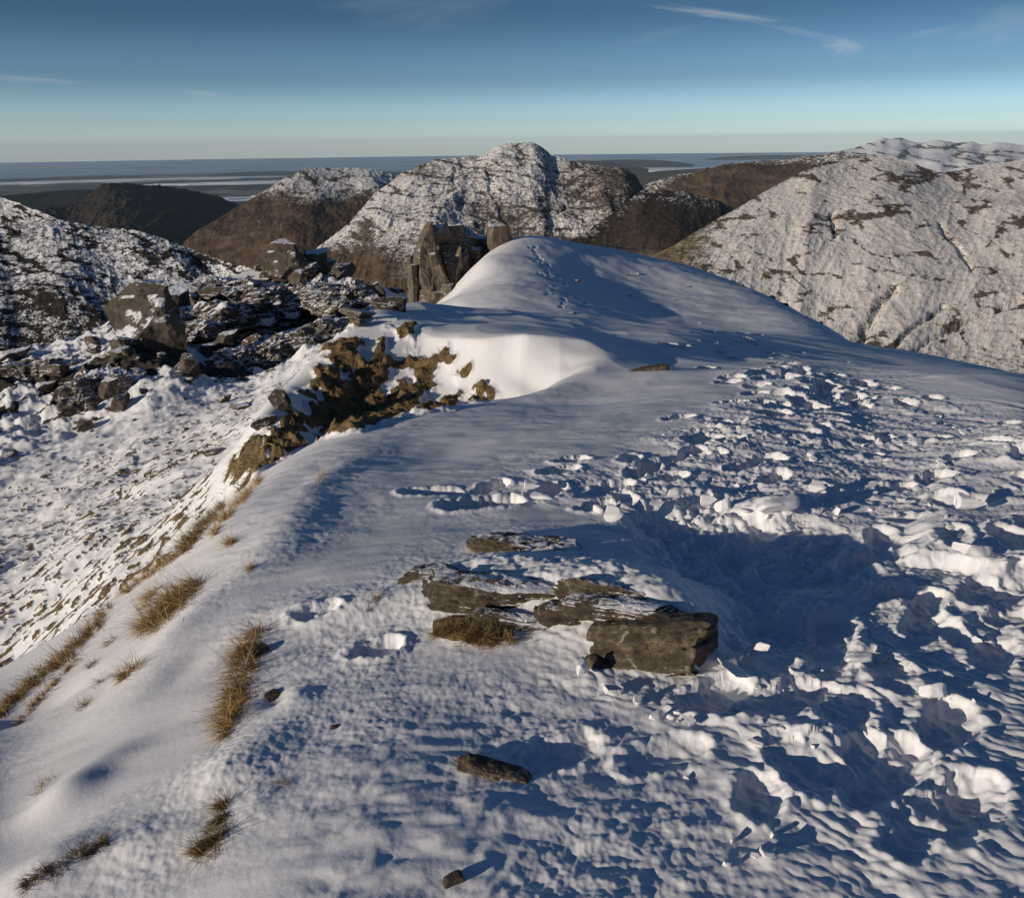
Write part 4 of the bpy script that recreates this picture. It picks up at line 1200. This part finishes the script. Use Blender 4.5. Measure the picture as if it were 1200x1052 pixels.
hill('mountain', 'snow dusted rocky mountain with a rounded summit in the middle distance',
     [(330, 330, 2150), (380, 290, 2250), (410, 262, 2330), (440, 225, 2420), (470, 203, 2480), (500, 189, 2530), (525, 184, 2550), (545, 184, 2560), (566, 182, 2570), (580, 173, 2580), (600, 167, 2590), (615, 169, 2590), (627, 167, 2590), (637, 173, 2580),
      (648, 184, 2570), (665, 187, 2550), (690, 194, 2520), (715, 196, 2490), (733, 197, 2480), (745, 205, 2460), (752, 220, 2440), (770, 232, 2400), (800, 252, 2380), (850, 285, 2350), (900, 320, 2300)],
     [500, 700, 900, 1050, 1100, 1150, 1150, 1150, 1150, 1150, 1150, 1150, 1150, 1150, 1150, 1100, 1050, 1000, 950, 850, 800, 700, 600, 500, 400], -520, 900, M_PEAK, 3.3, 42, sn_peak, 0.95, 330, 1.0, 0.9, carve=[([(570, 196), (575, 212), (581, 235), (592, 262), (604, 285)], 3.0, 6), ([(532, 196), (534, 215), (540, 245)], 1.6, 3), ([(700, 210), (680, 228), (655, 250)], 2.5, 4)])
hill('mountain_shoulder', 'brown lower shoulder of the mountain with a snowy craggy top',
     [(215, 285, 2700), (235, 267, 2750), (265, 250, 2800), (300, 228, 2850), (335, 207, 2900), (360, 197, 2950), (385, 196, 2980), (410, 196, 3000), (440, 198, 3000), (470, 206, 3000), (520, 230, 3000), (560, 260, 3000)],
     [600, 700, 850, 950, 1050, 1100, 1100, 1100, 1100, 1100, 1100, 1000], -520, 700, M_PEAK, 8.1, 30, sn_shoulder, 0.9, 240, 1.0, 0.7)
hill('mountain_spur', 'dark bare spur running down from the right side of the mountain',
     [(640, 300, 1900), (690, 270, 2000), (730, 240, 2080), (752, 222, 2120), (775, 224, 2140), (800, 224, 2160), (822, 229, 2180), (845, 236, 2200), (870, 250, 2220), (910, 285, 2250)],
     [300, 420, 560, 650, 700, 700, 700, 650, 600, 500], -520, 500, mat_hill('spur_hillside', r0=(.022, .018, .016), r1=(.075, .055, .042), v0=(.05, .034, .024), v1=(.10, .066, .042), s=0.9), 5.7, 26, lambda g: (0.38 - 1.1 * sstep(.03, .20, g['lift'] + .05 * g['big']) - .4 * sstep(.4, .7, g['crag']), sstep(.15, .5, g['lift'])), 0.9, 200, 1.0, 1.2)
hill('snowy_hill', 'broad snow covered hillside with dark outcrops filling the right side',
     [(700, 350, 760), (730, 325, 800), (765, 302, 850), (800, 281, 900), (835, 260, 960), (870, 240, 1010), (900, 222, 1060), (930, 206, 1110), (955, 193, 1150), (980, 189, 1190), (1005, 185, 1220), (1035, 183, 1240), (1060, 187, 1250), (1085, 197, 1250),
      (1105, 202, 1260), (1130, 198, 1300), (1160, 193, 1340), (1200, 187, 1380), (1260, 182, 1420), (1400, 180, 1500), (1600, 190, 1500)],
     [280, 300, 330, 370, 430, 500, 560, 620, 680, 720, 760, 790, 810, 820, 830, 850, 870, 900, 920, 950, 950], [-140, -150, -160, -180, -195, -210, -220, -228, -230, -230, -230, -230, -230, -230, -230, -230, -230, -230, -230, -230, -230], 500, M_RIGHT, 12.9, 11, sn_right, 0.75, 420, 0.55, 0.35, cmid=0.55, carve=[([(1048, 338), (1030, 360), (1014, 385), (1010, 410)], 4.5, 5), ([(1105, 360), (1070, 385), (1040, 412)], 3, 3.5), ([(1195, 352), (1140, 375), (1090, 400), (1060, 420)], 3, 3.5), ([(1100, 262), (1120, 290), (1138, 315)], 2.5, 3), ([(975, 250), (978, 275)], 3, 3)])
hill('brown_hill', 'brown moorland hill with a thin snow cap beyond the snowy hillside',
     [(720, 240, 4300), (745, 222, 4400), (770, 211, 4450), (800, 205, 4500), (840, 196, 4600), (870, 191, 4650), (900, 189, 4700), (925, 187, 4700), (950, 182, 4700), (980, 179, 4700), (1020, 181, 4700), (1060, 190, 4700)],
     [700, 900, 1100, 1200, 1400, 1500, 1500, 1500, 1500, 1500, 1500, 1500], -700, 1200, M_BROWN, 21.3, 55, sn_moor, 0.9, 200, 2.0, 1.1)
hill('dusted_hill', 'craggy hillside thinly dusted with snow below on the left',
     [(-330, 330, 800), (-200, 290, 820), (-90, 266, 850), (0, 262, 860), (30, 260, 850), (60, 256, 840), (85, 260, 830), (110, 264, 820), (130, 268, 810), (160, 272, 790), (190, 281, 770), (220, 291, 750), (245, 300, 730), (270, 308, 700), (320, 322, 640), (380, 345, 600)],
     [450, 460, 470, 480, 480, 480, 470, 460, 450, 430, 410, 390, 360, 330, 280, 240], -230, 380, M_LEFT, 31.7, 13, sn_left, 0.9, 320, 0.42, 0.6)
hill('snowy_slope', 'blue shaded snowy slope behind the dusted hillside at the left edge',
     [(-300, 290, 1500), (-150, 245, 1450), (-40, 230, 1400), (0, 231, 1380), (25, 240, 1350), (50, 250, 1320), (80, 262, 1280), (120, 285, 1200)],
     [500, 500, 480, 450, 420, 400, 350, 300], -420, 500, M_LEFT, 37.1, 15, lambda g: (0.62 - .5 * sstep(.4, .7, g['crag']) - .5 * sstep(.3, .8, g['t']), np.zeros(g['x'].shape)), 0.9, 120, 0.6, 0.6)
hill('dark_hill', 'dark conical moorland hill beyond the valley on the left',
     [(-260, 275, 4200), (-120, 262, 4400), (-30, 256, 4500), (30, 250, 4600), (70, 240, 4700), (95, 232, 4750), (115, 219, 4800), (130, 214, 4820), (150, 213, 4850), (180, 217, 4900), (220, 222, 5000), (250, 229, 5000), (285, 241, 5000), (330, 255, 4950), (380, 270, 4900), (430, 290, 4800)],
     [1100, 1200, 1300, 1400, 1500, 1600, 1700, 1700, 1700, 1700, 1700, 1600, 1500, 1400, 1200, 1000], -650, 1500, M_DARK, 41.9, 48, sn_none, 0.85, 220, 2.2, 0.9, fine=2.2)
hill('forest_rise', 'dark low ridge of plantation forest behind the conical hill',
     [(-200, 236, 7400), (0, 229, 7400), (60, 224, 7500), (100, 222, 7500), (140, 224, 7500), (220, 236, 7500), (290, 248, 7400)],
     1500, -640, 1500, mat_hill('forest_floor', r0=(.010, .012, .008), r1=(.025, .026, .016), v0=(.012, .014, .009), v1=(.03, .03, .018), s=.3), 47.3, 35, sn_none, 0.9, 80, 3.0, 0.5)
t = NT('lowland'); c = t.coord()
n1 = t.noise(t.scale(c, (.00028, .00028, 1)), 1.0, 7, .62, .3); n2 = t.noise(t.scale(c, (.0013, .0013, 1)), 1.0, 5, .6)
lc = t.ramp(n1, [(.36, (.014, .016, .014)), (.47, (.04, .04, .03)), (.54, (.11, .095, .06)), (.62, (.24, .21, .15))])
lc = t.mix(t.smooth(n2, .5, .6), lc, (.02, .022, .016))
M_PLAIN = t.bsdf(lc, .95, None, .1)
for i, (pts, lab) in enumerate((
        ([(640, 192, 17000), (680, 188, 17000), (710, 189, 17000), (735, 193, 17000), (760, 198, 17000)], 'low dark headland right of the mountain summit'),
        ([(740, 203, 13000), (780, 200, 13000), (830, 197, 13000), (870, 194, 13000), (920, 191, 13000), (960, 190, 13000)], 'grey low moor behind the brown hill'))):
    hill('far_hill', lab, pts, 1500, -640, 2500, M_PLAIN, 51.0 + 7 * i, 25, sn_none, 1.0, 60, 6.0, 0.4, fine=.5)
for i, (pts, lab) in enumerate((
        ([(670, 193, 26000), (690, 189.5, 26000), (710, 187.5, 26000), (745, 187, 26000), (775, 188, 26000), (795, 190, 26000), (812, 193, 26000)], 'thin long island in the pale sea'),
        ([(825, 187, 36000), (850, 183.5, 36000), (900, 182, 36000), (940, 182, 36000), (965, 186, 36000)], 'thin dark headland on the horizon'))):
    hill('island', lab, pts, 1800, -640, 2500, M_DARK, 91.0 + 7 * i, 5, sn_none, 1.0, 40, 8.0, 0.3, fine=.3)
hill('far_snow_mountain', 'distant snow covered mountains on the right horizon',
     [(930, 186, 12000), (960, 182, 12200), (985, 177, 12400), (1005, 172, 12600), (1025, 165, 12700), (1035, 161, 12800), (1043, 163, 12800), (1055, 160.5, 12900), (1066, 165, 12900), (1080, 167, 12900), (1095, 164, 12900), (1108, 165, 12900), (1122, 168, 13000), (1138, 165, 13000), (1150, 170, 13000), (1168, 166, 13000), (1185, 168, 13000), (1200, 170, 13000), (1260, 164, 13000), (1400, 170, 13000)],
     3500, -650, 3000, M_FARSNOW, 61.3, 60, sn_far, 0.9, 120, 4.5, 1.2)

# plain to the horizon, sea beyond it
def sheet(name, r0, r1, z, mat, label, n=200, coast=0.0):
    a = np.linspace(0, 2 * math.pi, n + 1)[:-1]
    rads = np.array([0.001, 800, 3000, 8000, 15000, 24000, 40000, 56000.]) if r0 == 0 else np.array([r0, 30000, 40000, 50000, 57000.])
    A, R = np.meshgrid(a, rads)
    if r0:
        R = R.copy(); R[0] += coast * (fbm(np.cos(a) * 6, np.sin(a) * 6, 4))
    V = np.stack([R * np.sin(A), R * np.cos(A), np.full(R.shape, z)], -1).reshape(-1, 3)
    nr, nc = R.shape
    i = np.arange(nr - 1)[:, None] * nc; j = np.arange(nc)[None]; j2 = (j + 1) % nc
    F = np.stack([i + j, i + nc + j, i + nc + j2, i + j2], -1).reshape(-1, 4)
    me = mesh_np(name, V, F, mat, False); me.flip_normals() if False else None
    return tag(link(name, me), label, kind='structure')


sheet('lowland_plain', 0, 0, -640, M_PLAIN, 'dark lowland plain of forest and fields reaching towards the sea')
t = NT('sea_water'); c = t.coord()
n1 = t.noise(t.scale(c, (.0004, .0004, 1)), 1.0, 4, .6)
M_SEA = t.bsdf(t.mix(t.smooth(n1, .35, .65), (.20, .26, .31), (.46, .51, .55)), .35, t.bump(t.noise(t.scale(c, (.02, .02, 1)), 1.0, 3, .6), .4, 8.0), .5)  # pale haze and sky reflection are put into the water's base colour
sheet('sea', 23500, 57000, -634, M_SEA, 'pale hazy sea along the horizon', 360, 3500)

# banks of valley mist lying on the plain, far off
t = NT('valley_mist'); c = t.coord()
M_MIST = t.bsdf((.80, .82, .85), 1.0, None, .0)
for i, (px, py, r, lx, ly, lab) in enumerate(((205, 219, 11500, 1500, 420, 'long pale mist bank on the plain behind the conical hill'), (335, 215, 12000, 500, 330, 'small bright mist patch left of the mountain shoulder'), (60, 212, 13500, 1300, 380, 'mist bank low on the plain at the left'),
                                            (760, 191, 22000, 3500, 1300, 'broad mist band right of the mountain summit'), (330, 203, 17000, 2600, 500, 'thin mist streak far out on the plain'), (120, 199, 20000, 4200, 700, 'farthest mist streak at the left of the plain'))):
    p = at(px, py, r); V, F = ICO[5]
    V = V.copy(); th_ = math.atan2(p[0], p[1])
    rad_ = 1 + .45 * fbm(V[:, 0] * 2.2 + i * 7, V[:, 1] * 2.2, 4)
    V[:, 0] *= lx * rad_; V[:, 1] *= ly * rad_; V[:, 2] *= 32 * (1 + .5 * fbm(V[:, 0] / 260, V[:, 1] / 120 + i, 3))
    tag(link('mist', mesh_np('mist', V, F, M_MIST, True), None, (p[0], p[1], -628), (0, 0, -th_)), lab, kind='stuff')

# ------------------------------------------------------------------ air
hz = bpy.data.materials.new('hazy_air'); hz.use_nodes = True
ht = hz.node_tree; ht.nodes.clear()
hv = ht.nodes.new('ShaderNodeVolumePrincipled'); hv.inputs['Density'].default_value = 1.4e-5
hv.inputs['Color'].default_value = (0.60, 0.80, 1.0, 1); hv.inputs['Anisotropy'].default_value = 0.0
hv.inputs['Density Attribute'].default_value = ''
hout = ht.nodes.new('ShaderNodeOutputMaterial'); ht.links.new(hv.outputs[0], hout.inputs['Volume'])
HB = 60000.0; z0, z1 = -641.2, 420.0
hv_ = np.array([(sx * HB, sy * HB, z) for z in (z0, z1) for sy in (-1, 1) for sx in (-1, 1)], float)
hf = np.array([(0, 2, 3, 1), (4, 5, 7, 6), (0, 1, 5, 4), (2, 6, 7, 3), (0, 4, 6, 2), (1, 3, 7, 5)])
tag(link('haze', mesh_np('haze', hv_, hf, hz, False)), 'thin blue haze over the distant lowlands', kind='stuff')

# ===CAM
cam = bpy.data.cameras.new('camera'); cam.sensor_fit = 'HORIZONTAL'; cam.sensor_width = 36.0
cam.lens = FPX / PW * 36.0; cam.clip_start = 0.05; cam.clip_end = 200000.0
co = bpy.data.objects.new('camera', cam); col.objects.link(co)
co.location = EYE.tolist()
import mathutils
co.rotation_euler = mathutils.Matrix(RC.tolist()).to_euler()
scene.camera = co

sun = bpy.data.lights.new('sun', 'SUN'); sun.energy = 4.4; sun.angle = math.radians(0.53); sun.color = (1.0, 0.87, 0.71)
so = bpy.data.objects.new('sun', sun); col.objects.link(so)
sd_ = np.array([-math.sin(SHADOW_AZ) * math.cos(SUN_EL), -math.cos(SHADOW_AZ) * math.cos(SUN_EL), math.sin(SUN_EL)])   # towards the sun
so.rotation_euler = mathutils.Vector(sd_.tolist()).to_track_quat('Z', 'Y').to_euler()

world = bpy.data.worlds.new('World'); scene.world = world; world.use_nodes = True
wt = world.node_tree; wt.nodes.clear()
sky = wt.nodes.new('ShaderNodeTexSky'); sky.sky_type = 'NISHITA'; sky.sun_disc = False
sky.sun_elevation = SUN_EL; sky.sun_rotation = math.atan2(sd_[0], sd_[1])
sky.altitude = 900; sky.air_density = 1.0; sky.dust_density = 0.2; sky.ozone_density = 5.0
bg = wt.nodes.new('ShaderNodeBackground'); bg.inputs['Strength'].default_value = 0.15
wo = wt.nodes.new('ShaderNodeOutputWorld')
tc = wt.nodes.new('ShaderNodeTexCoord')


def wnode(kind, **kw):
    nd = wt.nodes.new(kind)
    for k, v in kw.items():
        if isinstance(v, bpy.types.NodeSocket): wt.links.new(v, nd.inputs[int(k[1:])] if k[0] == 'i' else nd.inputs[k])
        elif k[0] == 'i' and k[1:].isdigit(): nd.inputs[int(k[1:])].default_value = v
        else: setattr(nd, k, v)
    return nd.outputs[0]


def wisp(px, py, ang, hw, hh, amt):
    """a thin streak of cirrus in one direction of the sky"""
    th, q = ray(px, py); el = -math.atan(float(q)); th = float(th)
    d = np.array([math.sin(th) * math.cos(el), math.cos(th) * math.cos(el), math.sin(el)])
    r_ = np.array([math.cos(th), -math.sin(th), 0.0]); u = np.cross(r_, d)
    a = math.radians(ang); ax = r_ * math.cos(a) + u * math.sin(a); ay = -r_ * math.sin(a) + u * math.cos(a)
    p0 = tc.outputs['Generated']
    A = wt.nodes.new('ShaderNodeVectorMath'); A.operation = 'DOT_PRODUCT'; wt.links.new(p0, A.inputs[0]); A.inputs[1].default_value = (ax / hw).tolist()
    B = wt.nodes.new('ShaderNodeVectorMath'); B.operation = 'DOT_PRODUCT'; wt.links.new(p0, B.inputs[0]); B.inputs[1].default_value = (ay / hh).tolist()
    a0 = wnode('ShaderNodeMath', operation='SUBTRACT', i0=A.outputs['Value'], i1=float(ax @ d / hw)); b0 = wnode('ShaderNodeMath', operation='SUBTRACT', i0=B.outputs['Value'], i1=float(ay @ d / hh))
    cv = wt.nodes.new('ShaderNodeCombineXYZ'); wt.links.new(a0, cv.inputs[0]); wt.links.new(b0, cv.inputs[1])
    nz = wt.nodes.new('ShaderNodeTexNoise'); wt.links.new(cv.outputs[0], nz.inputs['Vector']); nz.inputs['Scale'].default_value = 1.6; nz.inputs['Detail'].default_value = 6; nz.inputs['Roughness'].default_value = .65
    ln = wt.nodes.new('ShaderNodeVectorMath'); ln.operation = 'LENGTH'; wt.links.new(cv.outputs[0], ln.inputs[0])
    f = wnode('ShaderNodeMath', operation='ADD', i0=ln.outputs['Value'], i1=wnode('ShaderNodeMath', operation='MULTIPLY', i0=wnode('ShaderNodeMath', operation='SUBTRACT', i0=nz.outputs[0], i1=.5), i1=2.2))
    mr = wt.nodes.new('ShaderNodeMapRange'); mr.interpolation_type = 'SMOOTHSTEP'; wt.links.new(f, mr.inputs[0])
    mr.inputs[1].default_value = 1.15; mr.inputs[2].default_value = .1; mr.inputs[3].default_value = 0; mr.inputs[4].default_value = amt
    return mr.outputs[0]


skyc = sky.outputs[0]
mul = wt.nodes.new('ShaderNodeMix'); mul.data_type = 'RGBA'; mul.blend_type = 'MULTIPLY'; mul.inputs[0].default_value = 1.0
wt.links.new(skyc, mul.inputs[6]); sx_ = wt.nodes.new('ShaderNodeSeparateXYZ'); wt.links.new(tc.outputs['Generated'], sx_.inputs[0])
rp = wt.nodes.new('ShaderNodeValToRGB'); wt.links.new(sx_.outputs[2], rp.inputs[0]); rp.color_ramp.interpolation = 'EASE'
el_ = rp.color_ramp.elements
for p_, c_ in ((0.0, (1.5, 1.46, 1.50)), (0.03, (1.12, 1.08, 1.12)), (0.075, (.62, .61, .635)), (0.14, (.32, .355, .375)), (0.30, (.32, .35, .37))):
    e_ = el_[0] if p_ == 0 else el_.new(p_); e_.position = p_; e_.color = c_ + (1,)
el_[-1].position = 1.0; el_[-1].color = (.32, .35, .38, 1)
wt.links.new(rp.outputs[0], mul.inputs[7]); skyc = mul.outputs[2]
for args in ((845, 17, -9, .075, .0045, .30), (990, 54, -10, .024, .0085, .28), (940, 38, -14, .05, .004, .12), (1185, 25, 5, .05, .018, .12), (1090, 38, 8, .03, .004, .10), (30, 93, -3, .06, .0035, .16), (240, 110, -4, .03, .003, .14), (520, 12, 6, .09, .02, .06), (440, 5, 0, .06, .01, .06), (770, 42, 10, .06, .006, .05)):
    mx = wt.nodes.new('ShaderNodeMix'); mx.data_type = 'RGBA'
    wt.links.new(wisp(*args), mx.inputs[0]); wt.links.new(skyc, mx.inputs[6]); mx.inputs[7].default_value = (4.6, 4.7, 4.9, 1)
    skyc = mx.outputs[2]
wt.links.new(skyc, bg.inputs[0]); wt.links.new(bg.outputs[0], wo.inputs[0])
scene.view_settings.view_transform = 'Standard'; scene.view_settings.look = 'None'
scene.view_settings.exposure = -0.15; scene.view_settings.gamma = 1.0
scene.cycles.use_denoising = True
scene.cycles.max_bounces = 6
